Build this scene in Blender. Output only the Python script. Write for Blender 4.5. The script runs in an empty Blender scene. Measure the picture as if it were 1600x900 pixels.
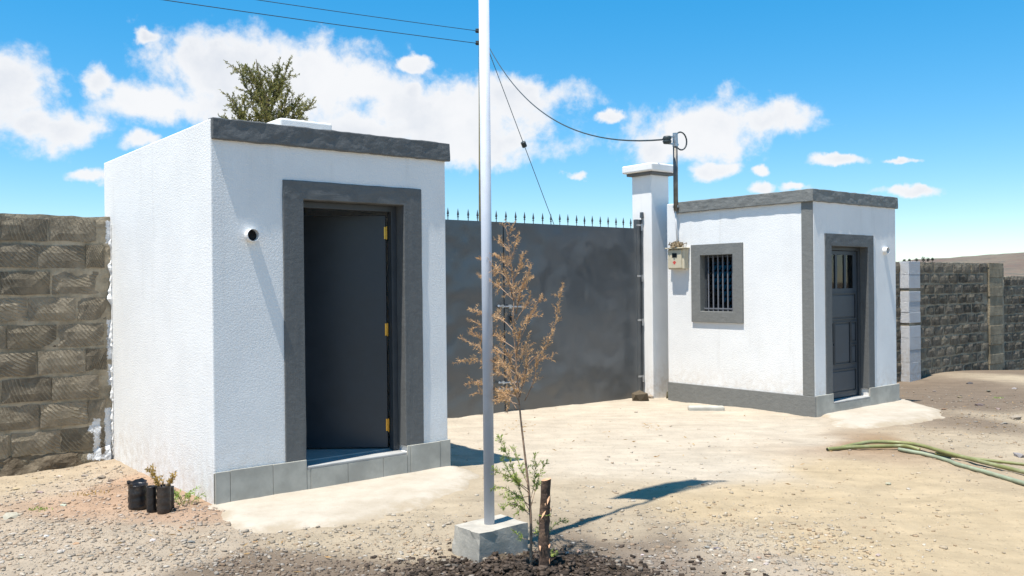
import bpy, bmesh, math, random
import numpy as np
from mathutils import Matrix, Vector, noise

random.seed(11)
rng = np.random.default_rng(11)
scn = bpy.context.scene
COL = scn.collection
rad = math.radians

# ------------------------------------------------------------------ camera
CAM_Z, FPX = 1.535, 1388.0
cam_d = bpy.data.cameras.new('camera')
cam_d.sensor_width = 36.0
cam_d.lens = FPX / 1600 * 36
cam_d.clip_start, cam_d.clip_end = 0.05, 20000
cam = bpy.data.objects.new('camera', cam_d)
COL.objects.link(cam)
CAM_R = Matrix.Rotation(rad(90 - 0.165), 3, 'X') @ Matrix.Rotation(rad(-0.6), 3, 'Z')
cam.matrix_world = Matrix.Translation((0, 0, CAM_Z)) @ CAM_R.to_4x4()
scn.camera = cam

# ------------------------------------------------------------------ light and exposure
ANG = math.atan2(.628, .778)                 # the compound's grid: u along the fronts, v away from the viewer
U = Vector((math.cos(ANG), math.sin(ANG), 0)); V = Vector((-math.sin(ANG), math.cos(ANG), 0))
G0 = Vector((-2.142, 6.34, 0))               # near corner of the left booth
SUN_U, SUN_V = .32, .048                     # shadow run per metre of height
sdir = -(U * SUN_U + V * SUN_V) + Vector((0, 0, 1))
sdir.normalize()
SUN_EL = math.asin(sdir.z); SUN_ROT = math.atan2(sdir.x, sdir.y) % (2 * math.pi)
sl = bpy.data.lights.new('sun', 'SUN'); sl.energy = 4.8; sl.angle = rad(0.5); sl.color = (1.0, 0.945, 0.86)
so = bpy.data.objects.new('sun', sl); COL.objects.link(so)
so.rotation_euler = sdir.to_track_quat('Z', 'Y').to_euler()
vs = scn.view_settings
vs.view_transform = 'Standard'; vs.look = 'None'; vs.gamma = 1.0; vs.use_curve_mapping = False
vs.exposure = 0.71
scn.cycles.max_bounces = 6; scn.cycles.diffuse_bounces = 4; scn.cycles.glossy_bounces = 3
scn.cycles.transparent_max_bounces = 12
scn.cycles.use_denoising = True

def pxdir(px, py):
    d = CAM_R @ Vector(((px - 800) / FPX, -(py - 450) / FPX, -1.0))
    return d.normalized()
def px_at(px, py, depth):                    # point seen at a pixel, `depth` metres ahead
    d = pxdir(px, py)
    return Vector((0, 0, CAM_Z)) + d * (depth / d.y)
def g2w(u, v, z=0.0):
    return G0 + U * u + V * v + Vector((0, 0, z))

# ------------------------------------------------------------------ node helpers
class NT:
    def __init__(s, tree): s.t = tree; s.n = tree.nodes; s.l = tree.links
    def node(s, typ, **kw):
        n = s.n.new(typ)
        for k, v in kw.items(): setattr(n, k, v)
        return n
    def set(s, sock, v):
        if hasattr(v, 'node'): s.l.new(v, sock)
        elif v is not None: sock.default_value = v
    def math(s, op, a, b=None, c=None, clamp=False):
        n = s.node('ShaderNodeMath', operation=op, use_clamp=clamp)
        for i, v in enumerate((a, b, c)):
            if v is not None: s.set(n.inputs[i], v)
        return n.outputs[0]
    def vmath(s, op, a, b=None, c=None):
        n = s.node('ShaderNodeVectorMath', operation=op)
        for i, v in enumerate((a, b, c)):
            if v is not None: s.set(n.inputs[i], v)
        return n.outputs['Value'] if op in ('LENGTH', 'DOT_PRODUCT', 'DISTANCE') else n.outputs[0]
    def noise(s, vec, scale, detail=4, rough=.55, dist=0, col=False):
        n = s.node('ShaderNodeTexNoise'); n.inputs['Scale'].default_value = scale
        n.inputs['Detail'].default_value = detail; n.inputs['Roughness'].default_value = rough
        n.inputs['Distortion'].default_value = dist
        if vec is not None: s.l.new(vec, n.inputs['Vector'])
        return n.outputs['Color' if col else 'Fac']
    def voro(s, vec, scale, feature='F1', out='Distance', rnd=1.0):
        n = s.node('ShaderNodeTexVoronoi', feature=feature); n.inputs['Scale'].default_value = scale
        n.inputs['Randomness'].default_value = rnd
        if vec is not None: s.l.new(vec, n.inputs['Vector'])
        return n.outputs[out]
    def ramp(s, fac, stops):
        n = s.node('ShaderNodeValToRGB'); r = n.color_ramp
        while len(r.elements) < len(stops): r.elements.new(.5)
        for e, (p, c) in zip(r.elements, stops):
            e.position = p; e.color = (c, c, c, 1) if isinstance(c, (int, float)) else (*c, 1)
        s.l.new(fac, n.inputs[0]); return n.outputs[0]
    def mix(s, fac, a, b, mode='MIX'):
        n = s.node('ShaderNodeMix', data_type='RGBA', blend_type=mode)
        s.set(n.inputs[0], fac)
        for i, v in ((6, a), (7, b)):
            s.set(n.inputs[i], (*v, 1) if isinstance(v, tuple) and len(v) == 3 else v)
        return n.outputs[2]
    def smooth(s, x, a, b):
        n = s.node('ShaderNodeMapRange', interpolation_type='SMOOTHSTEP')
        s.set(n.inputs[0], x); n.inputs[1].default_value = a; n.inputs[2].default_value = b
        return n.outputs[0]
    def bump(s, h, strength, dist, normal=None):
        n = s.node('ShaderNodeBump'); n.inputs['Strength'].default_value = strength
        n.inputs['Distance'].default_value = dist; s.l.new(h, n.inputs['Height'])
        if normal is not None: s.l.new(normal, n.inputs['Normal'])
        return n.outputs[0]

def new_mat(name):
    m = bpy.data.materials.new(name); m.use_nodes = True
    t = NT(m.node_tree); b = t.n['Principled BSDF']
    return m, t, b
def pos(t): return t.node('ShaderNodeNewGeometry').outputs['Position']
def objc(t): return t.node('ShaderNodeTexCoord').outputs['Object']
def orand(t): return t.node('ShaderNodeObjectInfo').outputs['Random']

def simple(name, col, rough=.6, var=.12, scale=8.0, bump=(0, 0, 0), metal=0.0, spec=.5, coords='obj', dirt=None):
    """one paint / stone / plastic: colour with soft mottling, fine relief, optional dirt (colour, amount, scale)"""
    m, t, b = new_mat(name)
    c = objc(t) if coords == 'obj' else pos(t)
    f = t.noise(c, scale, 5)
    lo = tuple(x * (1 - var) for x in col); hi = tuple(min(1, x * (1 + var)) for x in col)
    out = t.mix(t.smooth(f, .3, .7), lo, hi)
    if dirt:
        dc, amt, ds = dirt
        out = t.mix(t.math('MULTIPLY', t.smooth(t.noise(c, ds, 6, .65), .48, .75), amt), out, dc)
    t.set(b.inputs['Base Color'], out)
    t.set(b.inputs['Roughness'], t.math('MULTIPLY_ADD', f, .16, rough - .08))
    b.inputs['Metallic'].default_value = metal
    b.inputs['Specular IOR Level'].default_value = spec
    if bump[1]:
        t.l.new(t.bump(t.noise(c, bump[0], 6, .6), bump[1], bump[2]), b.inputs['Normal'])
    return m

# ------------------------------------------------------------------ world: sky and cumulus
world = bpy.data.worlds.new('World'); scn.world = world; world.use_nodes = True
w = NT(world.node_tree); w.n.clear()
sky = w.node('ShaderNodeTexSky', sky_type='NISHITA'); sky.sun_disc = False
sky.sun_elevation = SUN_EL; sky.sun_rotation = SUN_ROT
sky.air_density = 1.0; sky.dust_density = 0.1; sky.ozone_density = 2.4; sky.altitude = 1700
hsv = w.node('ShaderNodeHueSaturation'); hsv.inputs['Hue'].default_value = .494
hsv.inputs['Saturation'].default_value = 1.98; hsv.inputs['Value'].default_value = 2.06
gam = w.node('ShaderNodeGamma'); gam.inputs[1].default_value = .58
w.l.new(sky.outputs[0], gam.inputs[0]); w.l.new(gam.outputs[0], hsv.inputs['Color'])
gdir = w.node('ShaderNodeTexCoord').outputs['Generated']
sep = w.node('ShaderNodeSeparateXYZ'); w.l.new(gdir, sep.inputs[0])
az = w.math('ARCTAN2', sep.outputs[0], sep.outputs[1])
el = w.math('ARCSINE', sep.outputs[2])
cmb = w.node('ShaderNodeCombineXYZ'); w.l.new(az, cmb.inputs[0]); w.l.new(el, cmb.inputs[1])
ae = cmb.outputs[0]
warp = w.vmath('SUBTRACT', w.noise(ae, 34.0, 5, .6, 0, True), (.5, .5, .5))
warp2 = w.vmath('SUBTRACT', w.noise(ae, 11.0, 2, .5, 0, True), (.5, .5, .5))
aw = w.vmath('ADD', w.vmath('MULTIPLY_ADD', warp, (.030, .022, 0), ae), w.vmath('MULTIPLY', warp2, (.045, .025, 0)))
CLOUDS = [(8, 140, 88, 82), (-60, 150, 90, 90), (118, 203, 58, 36), (140, 276, 40, 12), (60, 190, 60, 30), (215, 222, 30, 16), (150, 125, 34, 26),
          (335, 105, 125, 62), (240, 160, 100, 42), (480, 120, 140, 72), (400, 165, 190, 50), (560, 130, 75, 45), (235, 52, 22, 12),
          (690, 190, 185, 66), (630, 170, 95, 50), (790, 152, 115, 34), (745, 225, 135, 40), (560, 205, 120, 40),
          (895, 271, 19, 9), (952, 181, 19, 10), (655, 97, 22, 11), (655, 140, 26, 16),
          (1100, 205, 130, 50), (1190, 192, 92, 30), (1050, 222, 90, 36), (1115, 270, 36, 16), (1182, 271, 20, 11), (1305, 252, 42, 9),
          (1400, 249, 24, 6), (1422, 301, 56, 10), (1192, 298, 24, 9), (1252, 295, 28, 9), (1700, 290, 90, 20), (-200, 90, 120, 60), (1900, 180, 150, 50)]
cd = None
for (cx, cy, rx, ry) in CLOUDS:
    d = pxdir(cx, cy); a0 = math.atan2(d.x, d.y); e0 = math.asin(d.z)
    k = math.cos(a0)
    sx = FPX / (rx * k * k); sy = FPX / (ry * k)
    v_ = w.vmath('MULTIPLY_ADD', aw, (sx, sy, 0), (-a0 * sx, -e0 * sy, 0))
    ln = w.vmath('LENGTH', v_)
    if cd is None: cd = ln
    else:
        n = w.node('ShaderNodeMath', operation='SMOOTH_MIN'); w.l.new(cd, n.inputs[0]); w.l.new(ln, n.inputs[1]); n.inputs[2].default_value = .25
        cd = n.outputs[0]
# the rest of the sky carries the same kind of scattered cumulus
away = w.smooth(w.math('ABSOLUTE', az), .72, .95)
gen = w.noise(w.vmath('MULTIPLY', ae, (1, 1.9, 1)), 2.3, 3, .5)
gd = w.math('MULTIPLY_ADD', gen, -9.0, 6.15)
gd = w.math('ADD', gd, w.math('MULTIPLY', w.math('SUBTRACT', 1.0, away), 4.0))
gd = w.math('ADD', gd, w.math('MULTIPLY', w.smooth(el, .55, .9), 3.0))
cd = w.math('MINIMUM', cd, gd)
fb = w.noise(ae, 15.0, 9, .60, .2)
fb2 = w.noise(ae, 48.0, 7, .62)
cover = w.math('ADD', w.math('SUBTRACT', 1.08, cd), w.math('MULTIPLY_ADD', fb, 2.15, -1.06))
cover = w.math('ADD', cover, w.math('MULTIPLY_ADD', fb2, .75, -.375))
mask = w.smooth(cover, -.10, .58)
shade = w.smooth(w.noise(w.vmath('ADD', ae, (.02, -.035, 0)), 7.0, 6, .55), .38, .66)
core = w.smooth(cover, .25, 1.1)
ccol = w.mix(w.math('MULTIPLY', shade, core), (.98, .985, 1.0), (.76, .80, .87))
bg1 = w.node('ShaderNodeBackground'); w.l.new(hsv.outputs[0], bg1.inputs[0]); bg1.inputs[1].default_value = 0.11
bg2 = w.node('ShaderNodeBackground'); w.l.new(ccol, bg2.inputs[0]); bg2.inputs[1].default_value = 0.595
mx = w.node('ShaderNodeMixShader'); w.l.new(w.math('MULTIPLY', mask, .97), mx.inputs[0]); w.l.new(bg1.outputs[0], mx.inputs[1]); w.l.new(bg2.outputs[0], mx.inputs[2])
wo = w.node('ShaderNodeOutputWorld'); w.l.new(mx.outputs[0], wo.inputs[0])

# ------------------------------------------------------------------ mesh helpers
class MB:
    def __init__(s): s.v = []; s.f = []; s.c = []
    def box(s, x0, x1, y0, y1, z0, z1):
        i = len(s.v)
        s.v += [(x0, y0, z0), (x1, y0, z0), (x1, y1, z0), (x0, y1, z0), (x0, y0, z1), (x1, y0, z1), (x1, y1, z1), (x0, y1, z1)]
        s.f += [(i, i+3, i+2, i+1), (i+4, i+5, i+6, i+7), (i, i+1, i+5, i+4), (i+1, i+2, i+6, i+5), (i+2, i+3, i+7, i+6), (i+3, i, i+4, i+7)]
        return s
    def tube(s, pts, radii, n=8, cap=True):
        pts = [Vector(p) for p in pts]
        if isinstance(radii, (int, float)): radii = [radii] * len(pts)
        i0 = len(s.v); a = None
        for k, p in enumerate(pts):
            d = (pts[min(k + 1, len(pts) - 1)] - pts[max(k - 1, 0)]).normalized()
            if a is None:
                a = d.orthogonal().normalized()
            a = (a - d * a.dot(d)).normalized(); b = d.cross(a)
            for q in range(n):
                t = 2 * math.pi * q / n
                s.v.append(tuple(p + (a * math.cos(t) + b * math.sin(t)) * radii[k]))
        for k in range(len(pts) - 1):
            for q in range(n):
                r = (q + 1) % n
                s.f.append((i0 + k*n + q, i0 + k*n + r, i0 + (k+1)*n + r, i0 + (k+1)*n + q))
        if cap:
            s.f.append(tuple(i0 + q for q in reversed(range(n)))); e = i0 + (len(pts) - 1) * n
            s.f.append(tuple(e + q for q in range(n)))
        return s
    def lathe(s, prof, n=16, c=(0, 0, 0), wob=0.0):
        i0 = len(s.v)
        for (r, z) in prof:
            for q in range(n):
                t = 2 * math.pi * q / n; rr = r * (1 + wob * random.uniform(-1, 1))
                s.v.append((c[0] + rr * math.cos(t), c[1] + rr * math.sin(t), c[2] + z + wob * .25 * r * random.uniform(-1, 1)))
        for k in range(len(prof) - 1):
            for q in range(n):
                r = (q + 1) % n
                s.f.append((i0 + k*n + q, i0 + k*n + r, i0 + (k+1)*n + r, i0 + (k+1)*n + q))
        return s
    def poly(s, pts):
        i = len(s.v); s.v += [tuple(p) for p in pts]; s.f.append(tuple(range(i, i + len(pts)))); return s
    def prism(s, pts, dvec):
        """closed outline pts extruded by dvec"""
        d = Vector(dvec); n = len(pts); i = len(s.v)
        s.v += [tuple(p) for p in pts] + [tuple(Vector(p) + d) for p in pts]
        s.f += [tuple(range(i, i + n)), tuple(i + n + k for k in reversed(range(n)))]
        s.f += [(i + k, i + n + k, i + n + (k+1) % n, i + (k+1) % n) for k in range(n)]
        return s
    def voxels(s, xs, ys, zs, solid):
        idx = {}
        def vid(i, j, k):
            if (i, j, k) not in idx: idx[(i, j, k)] = len(s.v); s.v.append((xs[i], ys[j], zs[k]))
            return idx[(i, j, k)]
        nx, ny, nz = len(xs) - 1, len(ys) - 1, len(zs) - 1
        S = lambda i, j, k: 0 <= i < nx and 0 <= j < ny and 0 <= k < nz and solid((xs[i]+xs[i+1])/2, (ys[j]+ys[j+1])/2, (zs[k]+zs[k+1])/2)
        for i in range(nx):
            for j in range(ny):
                for k in range(nz):
                    if not S(i, j, k): continue
                    if not S(i-1, j, k): s.f.append((vid(i,j,k), vid(i,j,k+1), vid(i,j+1,k+1), vid(i,j+1,k)))
                    if not S(i+1, j, k): s.f.append((vid(i+1,j,k), vid(i+1,j+1,k), vid(i+1,j+1,k+1), vid(i+1,j,k+1)))
                    if not S(i, j-1, k): s.f.append((vid(i,j,k), vid(i+1,j,k), vid(i+1,j,k+1), vid(i,j,k+1)))
                    if not S(i, j+1, k): s.f.append((vid(i,j+1,k), vid(i,j+1,k+1), vid(i+1,j+1,k+1), vid(i+1,j+1,k)))
                    if not S(i, j, k-1): s.f.append((vid(i,j,k), vid(i,j+1,k), vid(i+1,j+1,k), vid(i+1,j,k)))
                    if not S(i, j, k+1): s.f.append((vid(i,j,k+1), vid(i+1,j,k+1), vid(i+1,j+1,k+1), vid(i,j+1,k+1)))
        return s
    def mesh(s, name, mat, smooth=False, fix=True):
        me = bpy.data.meshes.new(name); me.from_pydata([tuple(x) for x in s.v], [], s.f)
        if fix:
            bm = bmesh.new(); bm.from_mesh(me); bmesh.ops.recalc_face_normals(bm, faces=bm.faces); bm.to_mesh(me); bm.free()
        if s.c:
            ca = me.color_attributes.new('tint', 'FLOAT_COLOR', 'POINT'); ca.data.foreach_set('color', np.array(s.c, 'f').ravel())
        if smooth: me.polygons.foreach_set('use_smooth', [True] * len(me.polygons))
        me.materials.append(mat); return me
    def build(s, name, mat, parent=None, loc=(0, 0, 0), rotz=0.0, smooth=False, bevel=0.0, seg=2, fix=True):
        return link(name, s.mesh(name, mat, smooth, fix), parent, loc, rotz, bevel, seg)

def link(name, me, parent=None, loc=(0, 0, 0), rotz=0.0, bevel=0.0, seg=2):
    o = bpy.data.objects.new(name, me); COL.objects.link(o)
    o.location = loc; o.rotation_euler = (0, 0, rotz)
    if parent: o.parent = parent
    if bevel:
        md = o.modifiers.new('bevel', 'BEVEL'); md.width = bevel; md.segments = seg; md.limit_method = 'ANGLE'; md.angle_limit = rad(40)
    return o
_cl = bpy.data.textures.new('hand_trowelled', 'CLOUDS'); _cl.noise_scale = .11; _cl.noise_depth = 2
def wavy(o, strength=.012, levels=4):
    a = o.modifiers.new('subdivide', 'SUBSURF'); a.subdivision_type = 'SIMPLE'; a.levels = a.render_levels = levels
    d = o.modifiers.new('trowelled', 'DISPLACE'); d.texture = _cl; d.strength = strength; d.mid_level = .5; d.texture_coords = 'LOCAL'
    return o
def tag(o, label=None, cat=None, group=None, kind=None):
    for k, v in (('label', label), ('category', cat), ('group', group), ('kind', kind)):
        if v: o[k] = v
    return o
def thing(name, label, cat, loc=(0, 0, 0), rotz=0.0, group=None):
    o = bpy.data.objects.new(name, None); o.empty_display_size = .2; COL.objects.link(o)
    o.location = loc; o.rotation_euler = (0, 0, rotz)
    return tag(o, label, cat, group)
def copy_tree(o, parent=None):
    c = o.copy(); COL.objects.link(c); c.parent = parent
    for ch in list(o.children): copy_tree(ch, c)
    return c
def fbm(p, o=4): return noise.fractal(Vector(p), 1.0, 2.0, o)

# ------------------------------------------------------------------ materials
def plaster(name, col, stip=1.0, wear=True):
    m, t, b = new_mat(name); p = pos(t)
    f = t.noise(p, 2.2, 5, .6); g = t.noise(p, 14, 4, .6)
    c = t.mix(t.smooth(f, .35, .72), col, tuple(x * .94 for x in col))
    if wear:   # dust kicked up from the ground and a few rain streaks
        sp = t.node('ShaderNodeSeparateXYZ'); t.l.new(p, sp.inputs[0])
        splash = t.math('MULTIPLY', t.smooth(sp.outputs[2], .55, .0), t.smooth(g, .3, .75))
        c = t.mix(t.math('MULTIPLY', splash, .50), c, (.52, .43, .33))
        st = t.noise(t.vmath('MULTIPLY', p, (9, 9, .55)), 1.0, 4, .6)
        c = t.mix(t.math('MULTIPLY', t.smooth(st, .56, .80), .20), c, (.45, .43, .40))
    t.set(b.inputs['Base Color'], c); b.inputs['Roughness'].default_value = .85; b.inputs['Specular IOR Level'].default_value = .25
    h1 = t.smooth(t.noise(p, 84, 3, .55), .36, .66); h2 = t.noise(p, 170, 3, .6)
    h = t.math('ADD', t.math('MULTIPLY', h1, .8), t.math('MULTIPLY', h2, .35))
    n1 = t.bump(f, .12, .02)
    t.l.new(t.bump(h, (.40 * stip), .0036, n1), b.inputs['Normal'])
    return m
M_white = plaster('white_roughcast', (.80, .80, .79), 1.0)
M_white2 = plaster('white_smooth_plaster', (.80, .795, .78), .35, True)
def brushed(name, col, rough=.62, st=.5):
    m, t, b = new_mat(name); p = pos(t)
    br = t.noise(t.vmath('MULTIPLY', p, (14, 14, 26)), 1.0, 5, .65); f = t.noise(p, 3, 4)
    c = t.mix(t.smooth(br, .3, .7), tuple(x * .92 for x in col), tuple(x * 1.07 for x in col))
    c = t.mix(t.math('MULTIPLY', t.smooth(f, .55, .8), .25), c, tuple(min(1, x * 1.6 + .015) for x in col))
    t.set(b.inputs['Base Color'], c); b.inputs['Roughness'].default_value = rough
    h = t.math('ADD', t.noise(p, 38, 5, .65), t.math('MULTIPLY', br, .6))
    t.l.new(t.bump(h, st, .008), b.inputs['Normal']); return m
M_trim = brushed('dark_grey_masonry_paint', (.108, .112, .112))
M_trim2 = brushed('grey_masonry_paint', (.172, .175, .166))
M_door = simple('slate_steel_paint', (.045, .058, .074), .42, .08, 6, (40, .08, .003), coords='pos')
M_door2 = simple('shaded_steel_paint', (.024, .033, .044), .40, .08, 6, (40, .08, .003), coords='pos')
M_frame = simple('dark_frame_paint', (.045, .052, .060), .42, .1, 10, (60, .1, .002), coords='pos')
M_brass = simple('brass', (.62, .36, .07), .32, .1, 30, metal=1.0)
M_steel = simple('galvanised_steel', (.46, .47, .48), .38, .15, 30, metal=.85, dirt=((.2, .13, .08), .4, 14))
M_polepaint = simple('pale_pole_paint', (.50, .54, .61), .6, .05, 5, (30, .06, .002), coords='pos', dirt=((.42, .40, .38), .35, 9))
M_concrete = simple('cast_concrete', (.40, .37, .315), .9, .16, 7, (60, .5, .004), coords='pos', dirt=((.20, .18, .15), .55, 5))
M_apron = simple('cement_screed', (.41, .365, .305), .9, .07, 3, (60, .35, .005), coords='pos', dirt=((.29, .24, .18), .5, 5))
M_tile = simple('grey_cement_tile', (.40, .385, .335), .62, .16, 5, (40, .12, .003), coords='pos', dirt=((.31, .29, .245), .6, 7))
M_grout = simple('grout', (.29, .275, .24), .9, .1, 30)
M_black = simple('black_polythene', (.012, .012, .014), .34, .2, 20, (38, .6, .006), coords='pos', dirt=((.13, .095, .07), .55, 11))
M_blackp = simple('black_polythene_muddy', (.035, .026, .021), .42, .35, 20, (38, .6, .006), coords='pos', dirt=((.17, .12, .085), .75, 9))
M_dark = simple('dark_void', (.01, .01, .01), .9)
M_cream = simple('cream_enclosure', (.56, .50, .37), .5, .06, 12, dirt=((.38, .30, .2), .3, 9))
M_red = simple('red_print', (.62, .05, .04), .5)
M_nest = simple('dry_nest', (.20, .15, .09), .95, .4, 40, (60, .8, .01))
M_wire = simple('dark_cable', (.03, .045, .05), .6)
M_bark = simple('stake_bark', (.085, .052, .035), .9, .5, 22, (30, 1.0, .012), dirt=((.30, .19, .11), .7, 16))
M_cut = simple('cut_wood', (.52, .30, .17), .8, .25, 30, (60, .3, .004))
M_polewood = simple('treated_pole_wood', (.17, .15, .075), .85, .2, 4, (20, .4, .01), coords='pos')
M_floor = simple('booth_floor', (.36, .36, .35), .7, .1, 8)
M_flag = simple('flag_cloth', (.25, .07, .05), .9, .2, 4)
M_trunk = simple('bark', (.15, .115, .085), .9, .3, 20, (40, .5, .006))
M_drystem = simple('dry_stem', (.25, .165, .11), .85, .3, 30, (60, .4, .003))
def leafmat(name, c0, c1, rough=.6, trans=.25):
    m, t, b = new_mat(name); p = pos(t)
    t.set(b.inputs['Base Color'], t.mix(t.smooth(t.noise(p, 9, 4), .32, .68), c0, c1))
    b.inputs['Roughness'].default_value = rough; b.inputs['Specular IOR Level'].default_value = .3
    tr = t.node('ShaderNodeBsdfTranslucent'); t.set(tr.inputs['Color'], t.mix(.5, c0, c1))
    mx = t.node('ShaderNodeMixShader'); mx.inputs[0].default_value = trans
    t.l.new(b.outputs[0], mx.inputs[1]); t.l.new(tr.outputs[0], mx.inputs[2])
    t.l.new(mx.outputs[0], t.n['Material Output'].inputs[0]); return m
M_needle = leafmat('dry_needles', (.47, .275, .125), (.66, .425, .215))
M_green = leafmat('fresh_needles', (.20, .28, .05), (.36, .43, .10))
M_olive = leafmat('olive_needles', (.14, .16, .05), (.34, .31, .10))
M_yellow = leafmat('yellowed_leaves', (.36, .24, .06), (.48, .33, .10))
M_lime = leafmat('lime_leaves', (.20, .33, .05), (.34, .48, .11))
M_scrub = leafmat('far_scrub', (.035, .05, .03), (.06, .075, .045))
def glassmat():
    m, t, b = new_mat('window_glass'); t.n.remove(b)
    gl = t.node('ShaderNodeBsdfGlossy'); gl.inputs['Roughness'].default_value = .03
    tp = t.node('ShaderNodeBsdfTransparent'); tp.inputs['Color'].default_value = (.42, .52, .54, 1)
    fr = t.node('ShaderNodeFresnel'); fr.inputs['IOR'].default_value = 1.6
    mx = t.node('ShaderNodeMixShader'); t.l.new(fr.outputs[0], mx.inputs[0]); t.l.new(tp.outputs[0], mx.inputs[1]); t.l.new(gl.outputs[0], mx.inputs[2])
    t.l.new(mx.outputs[0], t.n['Material Output'].inputs[0]); return m
M_glass = glassmat()
def gatemat():
    m, t, b = new_mat('gate_sheet_paint'); p = pos(t)
    f = t.noise(p, 1.6, 5, .6); g = t.noise(t.vmath('MULTIPLY', p, (3, 3, 9)), 1.0, 5, .65)
    c = t.mix(t.smooth(f, .3, .7), (.055, .064, .072), (.064, .074, .082))
    c = t.mix(t.math('MULTIPLY', t.smooth(g, .58, .80), .07), c, (.13, .13, .125))
    sp = t.node('ShaderNodeSeparateXYZ'); t.l.new(p, sp.inputs[0])
    c = t.mix(t.math('MULTIPLY', t.smooth(sp.outputs[2], .5, -.05), .25), c, (.17, .155, .13))
    t.set(b.inputs['Base Color'], c)
    t.set(b.inputs['Roughness'], t.math('MULTIPLY_ADD', g, .18, .24)); b.inputs['Specular IOR Level'].default_value = .85
    t.l.new(t.bump(t.noise(p, 3.2, 1, .4), .7, .05), b.inputs['Normal']); return m
M_gate = gatemat()

def paintmark(t, c, marks, col=(.74, .76, .78)):
    """flat white paint brushed on the wall: each mark is a capsule (u0,z0,u1,z1,half width) on the grid plane"""
    p = pos(t)
    q = t.vmath('SUBTRACT', p, tuple(G0))
    uu = t.vmath('DOT_PRODUCT', q, tuple(U))
    sp = t.node('ShaderNodeSeparateXYZ'); t.l.new(p, sp.inputs[0])
    cb = t.node('ShaderNodeCombineXYZ'); t.l.new(uu, cb.inputs[0]); t.l.new(sp.outputs[2], cb.inputs[1]); uz = cb.outputs[0]
    best = None
    for (u0, z0, u1, z1, hw) in marks:
        L = math.hypot(u1 - u0, z1 - z0); ex, ez = (u1 - u0) / L, (z1 - z0) / L
        r = t.vmath('SUBTRACT', uz, (u0, z0, 0))
        a = t.vmath('DOT_PRODUCT', r, (ex, ez, 0)); bb = t.math('ABSOLUTE', t.vmath('DOT_PRODUCT', r, (-ez, ex, 0)))
        a = t.math('SUBTRACT', t.math('ABSOLUTE', t.math('SUBTRACT', a, L / 2)), L / 2 - hw)
        dd = t.math('SUBTRACT', t.math('MAXIMUM', a, bb), hw)
        best = dd if best is None else t.math('MINIMUM', best, dd)
    rag = t.math('MULTIPLY_ADD', t.noise(p, 38, 4, .65), .07, -.040)
    fac = t.smooth(t.math('ADD', best, rag), .006, -.006)
    return t.mix(t.math('MULTIPLY', fac, .85), c, col)
def blockmat(name, c0, c1, groove, marks=None, contrast=.5):
    m, t, b = new_mat(name); o = objc(t); r = orand(t)
    cb = t.node('ShaderNodeCombineXYZ')
    rr = t.math('FRACT', t.math('MULTIPLY', r, 7.31)); r3 = t.math('FRACT', t.math('MULTIPLY', r, 23.7))
    t.l.new(t.math('MULTIPLY_ADD', rr, .5, -.75), cb.inputs[0]); t.l.new(t.math('MULTIPLY_ADD', r3, .5, -.60), cb.inputs[2])
    q = t.vmath('ADD', t.vmath('MULTIPLY', o, (1, 0, 1)), cb.outputs[0])
    wv = t.node('ShaderNodeTexWave', wave_type='RINGS', rings_direction='SPHERICAL'); wv.inputs['Scale'].default_value = groove
    wv.inputs['Distortion'].default_value = 2.6; wv.inputs['Detail'].default_value = 3; wv.inputs['Detail Scale'].default_value = 2.5
    t.l.new(q, wv.inputs['Vector'])
    p = pos(t)
    pres = t.smooth(t.noise(p, 5, 3), .38, .56)
    f = t.noise(p, 9, 6, .65)
    c = t.mix(t.smooth(f, .3, .72), c0, c1)
    tone = t.math('MULTIPLY_ADD', r, .7, .62)
    c = t.mix(1.0, c, t.node('ShaderNodeCombineColor').outputs[0], 'MULTIPLY') if False else c
    mul = t.node('ShaderNodeVectorMath', operation='SCALE'); t.l.new(c, mul.inputs[0]); t.l.new(tone, mul.inputs['Scale']); c = mul.outputs[0]
    # mortar slurry smeared over part of the faces
    c = t.mix(t.math('MULTIPLY', t.smooth(t.noise(p, 3.6, 6, .62), .47, .68), .70), c, (.26, .22, .155))
    pale = t.math('MULTIPLY', t.smooth(wv.outputs['Fac'], .72, .95), t.math('MULTIPLY', pres, contrast))
    c = t.mix(pale, c, (.30, .26, .19))
    if marks: c = paintmark(t, c, marks)
    t.set(b.inputs['Base Color'], c); b.inputs['Roughness'].default_value = .95; b.inputs['Specular IOR Level'].default_value = .15
    h = t.math('ADD', t.math('MULTIPLY', t.math('MULTIPLY', wv.outputs['Fac'], pres), .55), t.noise(p, 34, 6, .7))
    t.l.new(t.bump(h, .9, .018), b.inputs['Normal']); return m
def mortarmat(name, c0, c1, marks=None):
    m, t, b = new_mat(name); p = pos(t)
    c = t.mix(t.smooth(t.noise(p, 6, 6, .65), .32, .7), c0, c1)
    c = t.mix(t.math('MULTIPLY', t.smooth(t.noise(p, 2.0, 5, .6), .5, .72), .6), c, (.10, .085, .06))
    if marks: c = paintmark(t, c, marks)
    t.set(b.inputs['Base Color'], c); b.inputs['Roughness'].default_value = .95; b.inputs['Specular IOR Level'].default_value = .15
    h = t.math('ADD', t.noise(p, 40, 6, .7), t.math('MULTIPLY', t.noise(p, 11, 4, .6), 1.2))
    t.l.new(t.bump(h, .8, .014), b.inputs['Normal']); return m

def plane_uz(px, py, v):                     # grid (u, z) where the ray through a pixel meets the plane at v
    d = pxdir(px, py); o = Vector((0, 0, CAM_Z)) - G0
    t_ = (v - o.dot(V)) / d.dot(V); q = o + d * t_
    return q.dot(U), q.z
def plane_vz(px, py, u):
    d = pxdir(px, py); o = Vector((0, 0, CAM_Z)) - G0
    t_ = (u - o.dot(U)) / d.dot(U); q = o + d * t_
    return q.dot(V), q.z

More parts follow.
